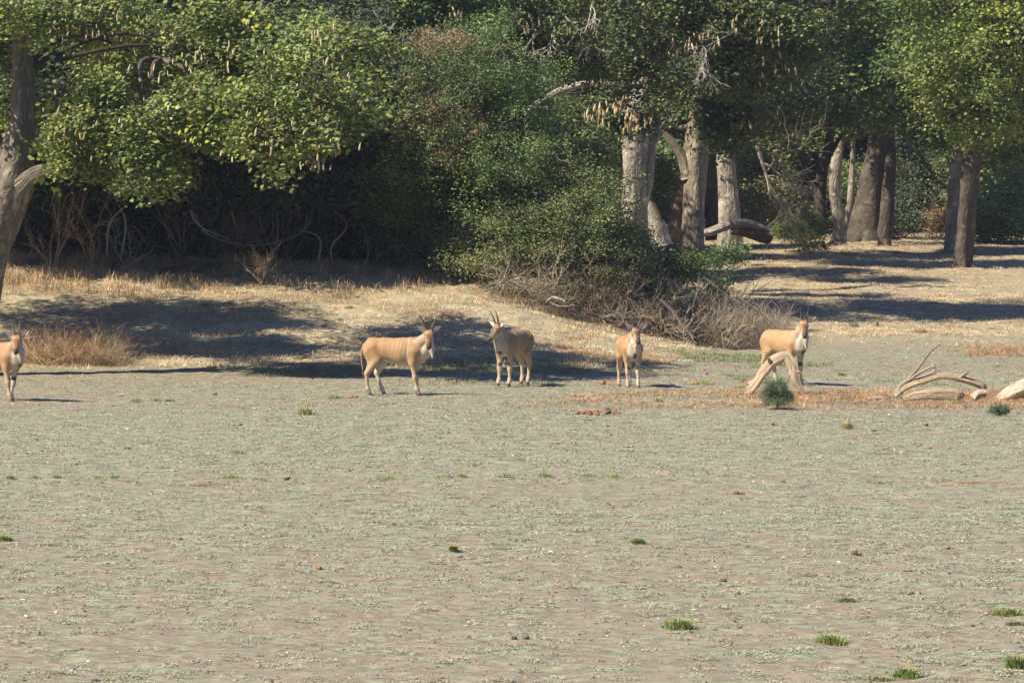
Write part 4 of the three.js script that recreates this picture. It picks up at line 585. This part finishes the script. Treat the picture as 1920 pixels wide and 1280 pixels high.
      if (b.tag === 'fore') { const band = sstep(0.465, 0.485, y) * sstep(0.575, 0.555, y); if (band && inner > -0.35) c = mix3(c, dark, band * sstep(-0.3, -0.1, inner) * 0.95); c = mix3(c, white, sstep(0.44, 0.4, y) * sstep(0.25, 0.3, y) * 0.55 * sstep(-0.2, 0.2, inner)); }
      c = mix3(c, dark, sstep(0.16, 0.1, y) * 0.75 * sstep(0.2, -0.5, nx)); c = mix3(c, white, sstep(0.1, 0.07, y) * (o.whiteFeet || 0));
    }
    return c.map(v => clamp(v * (1 + 0.4 * n), 0.01, 1));
  };
  part('body', skin(B, 0.0145, 0.017, colour), coatMat, t);
  hooves.forEach(([x, z]) => { const h = part('hoof', hoofGeo, hoofMat, t); h.position.set(x, 0.03, z); });
  // ears, horns, eyes
  const basis = (X, Y, Z) => new THREE.Quaternion().setFromRotationMatrix(new THREE.Matrix4().makeBasis(X, Y, Z));
  for (const s of [-1, 1]) {
    const out = S.clone().multiplyScalar(s * 0.87).addScaledVector(U, 0.55 + (o.earUp || 0)).addScaledVector(F, -0.2).normalize(), face = F.clone().multiplyScalar(0.75).addScaledVector(U, 0.6); face.addScaledVector(out, -face.dot(out)).normalize();
    const e = part('ear', EAR, coatMat, t); e.position.set(...hd(-0.015, 0.05, 0.085 * s)); e.quaternion.copy(basis(V().crossVectors(out, face), out, face)); e.scale.setScalar(1.0 * (o.earSize || 1));
    const [hl, hr, spread, back] = o.horn, dir = U.clone().multiplyScalar(1).addScaledVector(F, -back).addScaledVector(S, s * spread).normalize(), hz = F.clone(); hz.addScaledVector(dir, -hz.dot(dir)).normalize();
    const h = part('horn', hornGeo(hl, hr), o.paleHorn ? hornPale : hornMat, t); h.position.set(...hd(-0.012, 0.075, 0.05 * s)); h.quaternion.copy(basis(V().crossVectors(dir, hz), dir, hz)); h.rotateX(-0.06 * 0);
    const y = part('eye', new THREE.SphereGeometry(0.026, 12, 8), eyeMat, t); y.position.set(...hd(0.13, 0.03, 0.082 * s));
  }
  // tail with a dark tuft, and the short mane on the withers
  const tp = [[-0.82, 1.16, 0], [-0.88, 1.0, 0.01], [-0.87, 0.75, 0.02], [-0.84, 0.58, 0.02]].map(p => V(...p));
  part('tail', tube(tp, [0.034, 0.022, 0.016, 0.014], { seg: 7, n: 14, rough: 0 }), mat(...tan, 0.85), t);
  part('tail_tuft', tube([V(-0.84, 0.6, 0.02), V(-0.835, 0.5, 0.02), V(-0.83, 0.4, 0.02)], [0.015, 0.034, 0.008], { seg: 7, n: 8, rough: 0.1 }), hoofMat, t);
  if (o.mane) { const hair = [], r = rng(seed); for (let i = 0; i < 70; i++) { const u = i / 70, x = lerp(0.15, 0.6, u), g = new THREE.ConeGeometry(0.013, 0.075 + 0.03 * r(), 4); g.translate(0, 0.03, 0); g.rotateZ(0.7 + 0.3 * r()); g.rotateX((r() - 0.5) * 0.6); g.translate(x, lerp(1.335, 1.345, u) - sstep(0.7, 1, u) * 0.02, (r() - 0.5) * 0.05); hair.push(g); } part('mane', mergeGeometries(hair), hoofMat, t); }
  return t;
}
const gp = (px, py) => ground(px, py);
eland('tan eland cow cut off by the left edge of the photo, beside the dry bush', { pos: gp(-5, 752), yaw: -38, scale: 0.97, seed: 1, neck: [0.55, 0.3, 1.45], head: [0.9, -0.75], legs: [[0.06, 0], [-0.16, 0], [-0.06, 0], [0.12, 0]], horn: [0.42, 0.03, 0.12, 0.25], paleHorn: true, stripes: [], mane: 0.3, dewlap: 0.8, blaze: [0.26, 0.11, 0.045], neckGrey: 0.15 });
eland('tan eland standing broadside before the big shadow, with spread dark horns', { pos: gp(745, 741), yaw: -16, scale: 0.98, seed: 2, neck: [0.5, 0.36, 1.47], head: [1.35, -0.85], legs: [[0.07, 0], [-0.02, 0.02], [-0.06, 0.02], [0.2, 0]], horn: [0.47, 0.038, 0.42, 0.35], stripes: [[0.3, 0.009, 0.6], [0.21, 0.008, 0.3], [0.13, 0.008, 0.28], [0.05, 0.008, 0.24], [-0.03, 0.008, 0.2], [-0.14, 0.008, 0.12], [-0.33, 0.009, 0.2]], mane: 0.6, dewlap: 1, male: true, whiteThroat: 0.9 });
eland('grey-necked eland turned half left, between the broadside and the head-on eland', { pos: gp(962, 722), yaw: -117, scale: 0.98, seed: 3, neck: [-0.1, 0.34, 1.43], head: [0.42, -0.7], legs: [[0.05, 0.0], [0, 0], [-0.12, 0], [0.05, 0]], horn: [0.4, 0.032, 0.18, 0.3], stripes: [[0.16, 0.01, 0.5], [0.06, 0.009, 0.4]], mane: 0.9, dewlap: 1.1, male: true, neckGrey: 0.6, whiteThroat: 0.05, grey: [0.3, 0.265, 0.23], tan: [0.28, 0.185, 0.1], blaze: [0.13, 0.085, 0.055] });
eland('eland standing head-on to the viewer with wide pinkish ears, alone before the brush heap', { pos: gp(1180, 726), yaw: -80, scale: 0.91, seed: 4, neck: [0.05, 0.3, 1.52], head: [-0.13, -0.75], legs: [[0.02, 0], [0.06, 0], [-0.1, 0], [0.02, 0]], horn: [0.34, 0.028, 0.3, 0.35], stripes: [], mane: 0.5, dewlap: 0.9, neckGrey: 0.45, whiteThroat: 0.2, grey: [0.42, 0.36, 0.3], whiteFeet: 0.8, darkTip: 0.9, earSize: 1.15 });
eland('pale orange eland standing behind the arched bleached branch', { pos: gp(1472, 721), yaw: -55, scale: 0.98, seed: 5, neck: [0.25, 0.33, 1.52], head: [0.58, -0.75], legs: [[0.05, 0], [0.0, 0], [-0.05, 0], [0.1, 0]], horn: [0.4, 0.03, 0.16, 0.3], stripes: [[0.2, 0.01, 0.15]], mane: 0.6, dewlap: 1, neckGrey: 0.3, whiteThroat: 0.9, tan: [0.42, 0.265, 0.135], earSize: 1.05 });

// ---------------------------------------------------------------- fallen wood
const bleached = new THREE.MeshStandardMaterial({ color: lin(0.84, 0.68, 0.5), map: woodMap, bumpMap: barkBump, bumpScale: 0.06, roughness: 0.85 });
const bleachedPale = new THREE.MeshStandardMaterial({ color: lin(0.86, 0.74, 0.61), map: woodMap, bumpMap: barkBump, bumpScale: 0.06, roughness: 0.85 });
function wood(name, label, cat, base, parts) {
  const t = thing(name, label, cat, base);
  for (const [pn, pts, rad, m, o = {}] of parts) part(pn, tube(pts.map(p => p.clone().sub(base)), rad, { seg: 20, n: 80, rough: 0.22, freq: 12, seed: rad[0] * 100, ...o }), m, t);
  return t;
}
{
  const b = ground(1452, 741), d = -b.z, p = (x, y, e = 0) => at(x, y, d + e);
  wood('arched_branch', 'bleached branch bent into an arch in front of the rightmost eland', 'fallen branch', b, [
    ['main_stem', [p(1399, 742), p(1416, 722), p(1440, 690), p(1458, 674, -0.1), p(1475, 672, -0.1), p(1487, 690, -0.2), p(1494, 716, -0.3), p(1512, 744, -0.4)], [0.075, 0.1, 0.115, 0.12, 0.115, 0.11, 0.1, 0.04], bleached, { n: 70, seg: 16 }],
    ['side_branch', [p(1428, 706), p(1416, 715, 0.1), p(1404, 718, 0.2), p(1396, 711, 0.2)], [0.07, 0.06, 0.05, 0.025], bleached, { seg: 9, n: 18 }],
    ['broken_stub', [p(1449, 684, -0.05), p(1443, 676, -0.15), p(1441, 670, -0.2)], [0.05, 0.04, 0.03], bleachedPale, { seg: 8, n: 8 }], ['broken_stub', [p(1490, 700, -0.2), p(1498, 697, -0.3), p(1503, 699, -0.35)], [0.045, 0.03, 0.012], bleachedPale, { seg: 8, n: 8 }], ['splinter', [p(1508, 738, -0.45), p(1516, 746, -0.5), p(1524, 751, -0.5)], [0.04, 0.03, 0.008], bleachedPale, { seg: 7, n: 10 }]]);
  const b2 = ground(1760, 748), e = -b2.z, q = (x, y, k = 0) => at(x, y, e + k);
  wood('fallen_limb', 'long bleached fallen limb arching right, with thin bare twigs rising from its left end', 'fallen branch', b2, [
    ['main_stem', [q(1678, 743), q(1694, 728), q(1730, 715), q(1766, 706), q(1800, 710), q(1838, 721), q(1846, 732)], [0.075, 0.075, 0.07, 0.068, 0.07, 0.08, 0.07], bleached, { n: 70, seg: 14 }],
    ['root_end', [q(1686, 738), q(1688, 725), q(1700, 715), q(1714, 707)], [0.08, 0.06, 0.05, 0.04], bleachedPale, { seg: 9, n: 20 }],
    ['twig', [q(1700, 715), q(1720, 692), q(1738, 668), q(1750, 655), q(1764, 645)], [0.045, 0.035, 0.028, 0.02, 0.022], bleachedPale, { seg: 7, n: 30 }],
    ['twig', [q(1704, 712), q(1730, 696), q(1750, 688), q(1757, 694), q(1780, 691)], [0.04, 0.032, 0.028, 0.022, 0.01], twigGrey, { seg: 7, n: 30 }],
    ['broken_stub', [q(1800, 708), q(1812, 700, -0.1), q(1817, 699, -0.1)], [0.045, 0.03, 0.012], bleachedPale, { seg: 8, n: 8 }],
    ['twig', [q(1716, 709), q(1738, 703), q(1754, 695), q(1752, 684)], [0.035, 0.028, 0.025, 0.018], twigGrey, { seg: 7, n: 24 }]]);
  const b3 = ground(1745, 752), f = -b3.z - 0.3, s = (x, y, k = 0) => at(x, y, f + k);
  wood('fallen_log', 'low bleached log lying under the arching fallen limb', 'log', b3, [['stem', [s(1692, 748), s(1720, 742), s(1755, 739), s(1796, 741), s(1803, 748)], [0.06, 0.1, 0.12, 0.12, 0.06], bleached, { n: 40, seg: 14 }], ['stub', [s(1826, 748, 0.5), s(1836, 738, 0.5), s(1850, 736, 0.5)], [0.1, 0.09, 0.07], bleachedPale, { n: 14 }]]);
  const b4 = ground(1640, 750), g = -b4.z; wood('fallen_log', 'half-buried pale stub of wood left of the fallen limb', 'log', b4, [['stem', [at(1614, 753, g), at(1632, 748, g), at(1655, 746, g), at(1668, 748, g)], [0.03, 0.05, 0.045, 0.02], bleachedPale, { n: 24 }]]);
  const b5 = ground(1915, 752), h = -b5.z; wood('fallen_log', 'thick pale log cut off by the right edge', 'log', b5, [['stem', [at(1872, 752, h), at(1890, 742, h), at(1915, 730, h), at(1950, 716, h)], [0.09, 0.15, 0.19, 0.2], bleachedPale, { n: 40, seg: 16 }], ['knot', [at(1906, 737, h - 0.16), at(1908, 736, h - 0.2)], [0.035, 0.03], barkDark, { n: 6, seg: 8 }]]);
  const b6 = foot(1390, 169), k = 168.5; wood('fallen_log', 'old fallen trunk with a rusty hollow underside lying behind the tan forked tree', 'log', b6, [
    ['stem', [at(1318, 438, k), at(1340, 432, k), at(1372, 421, k), at(1410, 420, k), at(1446, 432, k)], [0.15, 0.19, 0.17, 0.18, 0.11], barkPale, { n: 50, seg: 14, rough: 0.14 }],
    ['rotten_side', [at(1370, 434, k - 0.1), at(1400, 436, k - 0.1), at(1430, 442, k), at(1448, 450, k)], [0.1, 0.17, 0.21, 0.17], bark(0.28, 0.16, 0.1), { n: 40, rough: 0.3 }],
    ['broken_twig', [at(1440, 426, k), at(1455, 412, k), at(1466, 392, k)], [0.05, 0.04, 0.015], twigBrown, { n: 12, seg: 6 }]]);
  const b7 = foot(1222, 161); wood('broken_stump', 'pale broken slab of trunk leaning between the podded pale trunk and the forked tree', 'stump', b7, [['slab', [at(1236, 462, 161), at(1230, 430, 161), at(1222, 395, 161), at(1219, 376, 161)], [0.5, 0.42, 0.2, 0.06], barkPale, { n: 30, seg: 12, rough: 0.12, ellipse: 0.7 }], ['splinter', [at(1244, 440, 161), at(1236, 405, 161), at(1226, 378, 161)], [0.12, 0.1, 0.04], bark(0.33, 0.22, 0.13), { n: 18, seg: 8 }]]);
  const b8 = foot(1661, 196); wood('tree_stump', 'squat brown stump on the open ground below the massive leaning trunk', 'stump', b8, [['stem', [at(1661, 487, 196), at(1661, 470, 196), at(1660, 445, 196)], [0.36, 0.34, 0.3], bark(0.3, 0.2, 0.14), { n: 24, seg: 14, rough: 0.12 }]]);
  const b9 = foot(1664, 207); wood('tree_stump', 'pale sunlit stub of trunk just behind the squat brown stump', 'stump', b9, [['stem', [at(1666, 458, 207), at(1665, 435, 207), at(1660, 408, 207)], [0.26, 0.24, 0.13], barkPale, { n: 24, seg: 12, rough: 0.12 }]]);
  const b10 = ground(392, 911), n = -b10.z; wood('stick', 'straight brown stick lying alone on the pond bed in the left foreground', 'stick', b10, [['stem', [at(354, 910, n), at(375, 909, n), at(400, 910, n), at(430, 910, n)], [0.022, 0.03, 0.03, 0.022], mat(0.22, 0.15, 0.105), { n: 30, seg: 8 }]]);
  const b11 = ground(539, 900), m = -b11.z; wood('dark_splinter', 'small black splinter of wood standing tilted right of the brown stick', 'stick', b11, [['stem', [at(533, 901, m), at(538, 898, m), at(545, 894, m)], [0.03, 0.026, 0.006], mat(0.04, 0.04, 0.05), { n: 10, seg: 7 }]]);
  const b12 = ground(1835, 906), w = -b12.z; wood('stick', 'long thin brown stick lying flat near the right edge of the pond bed', 'stick', b12, [['stem', [at(1780, 906, w), at(1815, 904, w), at(1850, 905, w), at(1915, 905, w)], [0.012, 0.025, 0.022, 0.012], mat(0.27, 0.19, 0.12), { n: 30, seg: 8 }]]);
}
function lump(seed, rx, ry, rz) { const g = new THREE.IcosahedronGeometry(1, 3), p = g.attributes.position; for (let i = 0; i < p.count; i++) { const x = p.getX(i), y = p.getY(i), z = p.getZ(i), k = 0.5 + 1.0 * fbm(x * 2.4 + seed, y * 2.4, z * 2.4, 4); p.setXYZ(i, x * k * rx, y * k * ry, z * k * rz); } const q = g; q.deleteAttribute('uv'); q.computeVertexNormals(); return q; }
function clump(name, label, cat, px, py, pieces) { const b = ground(px, py), t = thing(name, label, cat, b); pieces.forEach(([dx, dz, r, c, ry = 0.6], i) => { const m = part('lump', lump(px + i, r, r * ry, r), mat(...c), t); m.position.set(dx, r * ry * 0.45, dz); }); return t; }
clump('dirt_clod', 'rounded ochre clod of dirt on the left foreground of the pond bed', 'clod', 595, 1069, [[0, 0, 0.055, [0.33, 0.23, 0.14], 0.75]]);
clump('dung_pile', 'reddish-brown heap of old dung in front of the eland standing head-on', 'dung', 1122, 778, [[-0.42, 0, 0.09, [0.24, 0.13, 0.08]], [-0.25, 0.05, 0.12, [0.28, 0.15, 0.085]], [-0.05, 0, 0.12, [0.25, 0.14, 0.09]], [0.14, 0.02, 0.13, [0.22, 0.16, 0.12], 0.8], [0.32, 0, 0.11, [0.24, 0.14, 0.1]], [0.42, 0.05, 0.08, [0.22, 0.12, 0.08]]]);
clump('dung_pile', 'small orange-brown lump of dung left of the feet of the head-on eland', 'dung', 1130, 721, [[0, 0, 0.1, [0.34, 0.19, 0.1], 0.7], [0.16, 0.05, 0.06, [0.42, 0.22, 0.1]]]);
clump('dung_pile', 'flat orange-brown lump of dung right of the head-on eland', 'dung', 1303, 721, [[0, 0, 0.1, [0.36, 0.21, 0.11], 0.45]]);
clump('dung_pile', 'short row of small rusty droppings behind the broadside eland', 'dung', 665, 746, [[-0.3, 0, 0.05, [0.4, 0.22, 0.12]], [-0.1, 0.02, 0.06, [0.42, 0.22, 0.12]], [0.02, 0, 0.06, [0.25, 0.14, 0.09]], [0.2, 0, 0.05, [0.4, 0.2, 0.1]]]);
clump('dung_pile', 'dark round lump of dung on the right half of the pond bed', 'dung', 1382, 927, [[0, 0, 0.05, [0.2, 0.13, 0.09], 0.7], [0.05, 0.02, 0.035, [0.24, 0.15, 0.1]]]);
clump('dung_pile', 'dark hollow lump of dung in the lower right of the pond bed', 'dung', 1603, 1041, [[0, 0, 0.05, [0.16, 0.11, 0.08], 0.75], [0.06, 0.01, 0.03, [0.22, 0.15, 0.11]]]);
clump('dung_pile', 'pair of dark droppings in the bottom middle of the pond bed', 'dung', 975, 1198, [[-0.06, 0, 0.035, [0.1, 0.085, 0.08]], [0.06, -0.03, 0.035, [0.13, 0.11, 0.1]]]);
clump('dark_stone', 'small dark stone alone on the pond bed left of the broadside eland', 'stone', 403, 741, [[0, 0, 0.045, [0.06, 0.06, 0.08], 0.8]]);
clump('dark_stone', 'small dark stone on the open ground right of the head-on eland', 'stone', 1326, 703, [[0, 0, 0.04, [0.08, 0.06, 0.05], 0.8]]);
{ const b = foot(1226, 157), t = thing('earth_mound', 'dark rounded earth mound beside the foot of the podded pale trunk', 'mound', b); const m = part('mound', lump(77, 0.42, 0.4, 0.4), mat(0.08, 0.07, 0.07), t); m.position.y = 0.25; }

// ---------------------------------------------------------------- tufts and small plants that stand singly
function tuft(name, label, cat, px, py, w, h, col, { n = 90, dead = null, stalks = 0, group, leafy = false, lean = 0.7 } = {}) {
  const b = ground(px, py), d = -b.z, R = w / PXM(d) / 2, hh = h / PXM(d), t = thing(name, label, cat, b, group), s = Math.floor(px * 7 + py);
  part('blades', blades(s, n, R, hh, Math.max(0.008, 0.9 / PXM(d)), lean), two(...col), t, 'stuff');
  if (dead) part('dead_blades', blades(s + 1, Math.round(n * 0.7), R * 0.6, hh * (leafy || stalks ? 1.5 : 0.9), Math.max(0.008, 0.9 / PXM(d)), 0.8), two(...dead), t, 'stuff');
  for (let i = 0; i < stalks; i++) { const r = rng(s + i), a = V(gauss(r) * R * 0.3, 0, 0); part('stalk', tube([a, V(a.x + (r() - 0.6) * 0.3, hh * 1.3, 0.05), V(a.x + (r() - 0.6) * 0.6, hh * (2 + r()), 0.05)], [0.012, 0.009, 0.004], { seg: 5, n: 8, rough: 0 }), mat(0.66, 0.52, 0.3), t); }
  return t;
}
const green = [0.22, 0.32, 0.08], fresh = [0.27, 0.38, 0.1], dull = [0.22, 0.27, 0.12];
[[1270, 1180, 50, 22, fresh, 'bushy bright green tuft of grass in the bottom right, left of two others'], [1557, 1208, 52, 20, fresh, 'wide bright green tuft of grass in the bottom right, second from the right edge row'], [1700, 1272, 46, 20, fresh, 'bright green tuft of grass at the bottom edge right of centre'], [1910, 1252, 40, 28, green, 'tall bright green tuft of grass in the bottom right corner'], [1890, 1155, 48, 18, fresh, 'green tuft of grass near the right edge above the corner tuft'], [6, 1014, 28, 12, fresh, 'low green tuft of grass at the left edge of the foreground'], [1905, 1172, 30, 8, dull, 'low thin green tuft just below the tuft near the right edge'], [1590, 1128, 34, 10, dull, 'faint yellowish tuft between the bottom right tufts'], [1650, 1278, 60, 10, dull, 'faint yellowish tuft at the very bottom edge'], [850, 1035, 10, 14, green, 'tiny upright green sprig in the centre of the foreground'], [1197, 1020, 22, 12, green, 'small dark green sprig right of the foreground centre']].forEach(a => tuft('grass_tuft', a[5], 'grass tuft', a[0], a[1], a[2] * 1.2, a[3] * 1.3, a[4], { n: 230, lean: 1.1, dead: [0.4, 0.36, 0.18] }));
[[20, 898, 16, 9, green, 'first'], [66, 897, 26, 8, dull, 'second'], [106, 896, 18, 7, dull, 'third'], [186, 898, 34, 8, green, 'fourth'], [214, 898, 16, 8, green, 'fifth'], [437, 897, 42, 11, green, 'sixth'], [725, 899, 46, 11, green, 'seventh'], [834, 896, 46, 9, dull, 'eighth'], [866, 894, 20, 9, green, 'ninth'], [950, 896, 40, 10, dull, 'tenth'], [1022, 896, 26, 13, green, 'eleventh'], [1148, 897, 54, 14, green, 'twelfth'], [1103, 893, 34, 7, dull, 'wispy extra']].forEach(a => tuft('grass_tuft', a[5] === 'wispy extra' ? 'faint wispy green tuft just left of the last tuft in the row across the bed' : `${a[5]} green tuft from the left in the row across the middle of the bed`, 'grass tuft', a[0], a[1], a[2], a[3], a[4], { n: 90, group: 'green tufts in a row across the pond bed' }));
[[448, 851, 36, 12, dull, 'lone dull green tuft above the row of tufts left of centre'], [238, 843, 16, 7, dull, 'tiny green tuft on the left half of the bed above the row'], [258, 754, 36, 11, green, 'green tuft left of the two smaller ones, below the big shadow'], [292, 753, 24, 8, green, 'middle green tuft of three below the big shadow'], [318, 753, 24, 8, dull, 'right-hand dull green tuft of three below the big shadow'], [626, 748, 26, 10, green, 'small green tuft left of the hind legs of the broadside eland'], [1106, 791, 28, 6, dull, 'thin yellow-green tuft just below the reddish dung heap'], [1236, 755, 16, 12, green, 'small green sprig in the rusty grass right of the head-on eland'], [1322, 721, 34, 9, green, 'green tuft right of the flat orange dung lump'], [1655, 908, 38, 8, dull, 'flattened green and tawny tuft right of the pond-bed centre'], [1580, 704, 18, 9, green, 'small green tuft right of the arched branch on the bed'], [654, 579, 16, 8, dull, 'small green weed on the sunny bank above the broadside eland'], [384, 577, 14, 9, green, 'small green weed on the sunny bank above the big shadow'], [1876, 688, 30, 5, dull, 'low green patch near the right edge behind the fallen limb']].forEach(a => tuft('grass_tuft', a[5], 'grass tuft', a[0], a[1], a[2], a[3], a[4]));
tuft('straw_tuft', 'straw-coloured tuft with tall bent stalks left of the broadside eland', 'grass tuft', 573, 777, 32, 16, [0.24, 0.28, 0.1], { dead: [0.7, 0.55, 0.32], stalks: 4, n: 120 });
tuft('straw_tuft', 'straw-coloured tuft with a green base below the bleached wood at the right', 'grass tuft', 1588, 804, 26, 16, [0.24, 0.28, 0.1], { dead: [0.7, 0.56, 0.34], stalks: 3, n: 110 });
tuft('straw_tuft', 'little pale straw tuft left of the arched branch', 'grass tuft', 1386, 728, 20, 9, [0.24, 0.28, 0.1], { dead: [0.72, 0.56, 0.36], n: 60 });
tuft('straw_tuft', 'tall rusty weed before the shaded ground right of the right eland', 'weed', 1730, 624, 34, 14, [0.46, 0.28, 0.14], { dead: [0.5, 0.3, 0.16], n: 60 });
tuft('green_weed', 'pale green weed at the front edge of the shade right of the right eland', 'weed', 1602, 614, 20, 20, [0.26, 0.27, 0.15], { n: 50, lean: 0.4 });
tuft('green_weed', 'thin upright green weed in the shade right of the pale green weed', 'weed', 1645, 613, 8, 22, [0.2, 0.24, 0.11], { n: 24, lean: 0.2 });
tuft('green_weed', 'yellow-green weed stem at the right foot of the dry bush', 'weed', 236, 668, 12, 28, [0.25, 0.22, 0.07], { n: 30, lean: 0.3 });
function herb(label, px, py, w, h, seed, col) {
  const b = ground(px, py), d = -b.z, t = thing('green_shrublet', label, 'shrub', b), R = w / PXM(d) / 2, hh = h / PXM(d);
  part('stems', twigSpray(seed, { len: hh * 0.9, rad: 0.008, n: 12, up: 0.75, curl: 0.4, seg: 4 }), mat(0.2, 0.22, 0.12), t, 'stuff');
  leaves(t, [[V(b.x, b.y + hh * 0.42, b.z), [R * 0.9, hh * 0.5, R * 0.8], 170], ...Array.from({ length: 9 }, (_, i) => { const r = rng(seed + i * 7), u = r() * 2 - 1; return [V(b.x + R * 0.8 * u, b.y + hh * (0.45 + 0.5 * r() * (1 - Math.abs(u) * 0.5)), b.z + (r() - 0.5) * R), [R * (0.14 + 0.14 * r()), hh * (0.2 + 0.25 * r()), R * 0.2], 18]; })], 'herb', [...col, 0.25], seed + 1, { name: 'foliage', gap: 0.25, yellow: 0.05, size: 0.6, freq: 4, vary: 0.3 });
}
herb('bushy blue-green plant growing in front of the arched bleached branch', 1458, 767, 58, 54, 501, [0.12, 0.175, 0.095]);
herb('small blue-green plant by the rusty grass near the right edge', 1876, 780, 32, 15, 503, [0.13, 0.18, 0.11]);

renderer.render(scene, camera);
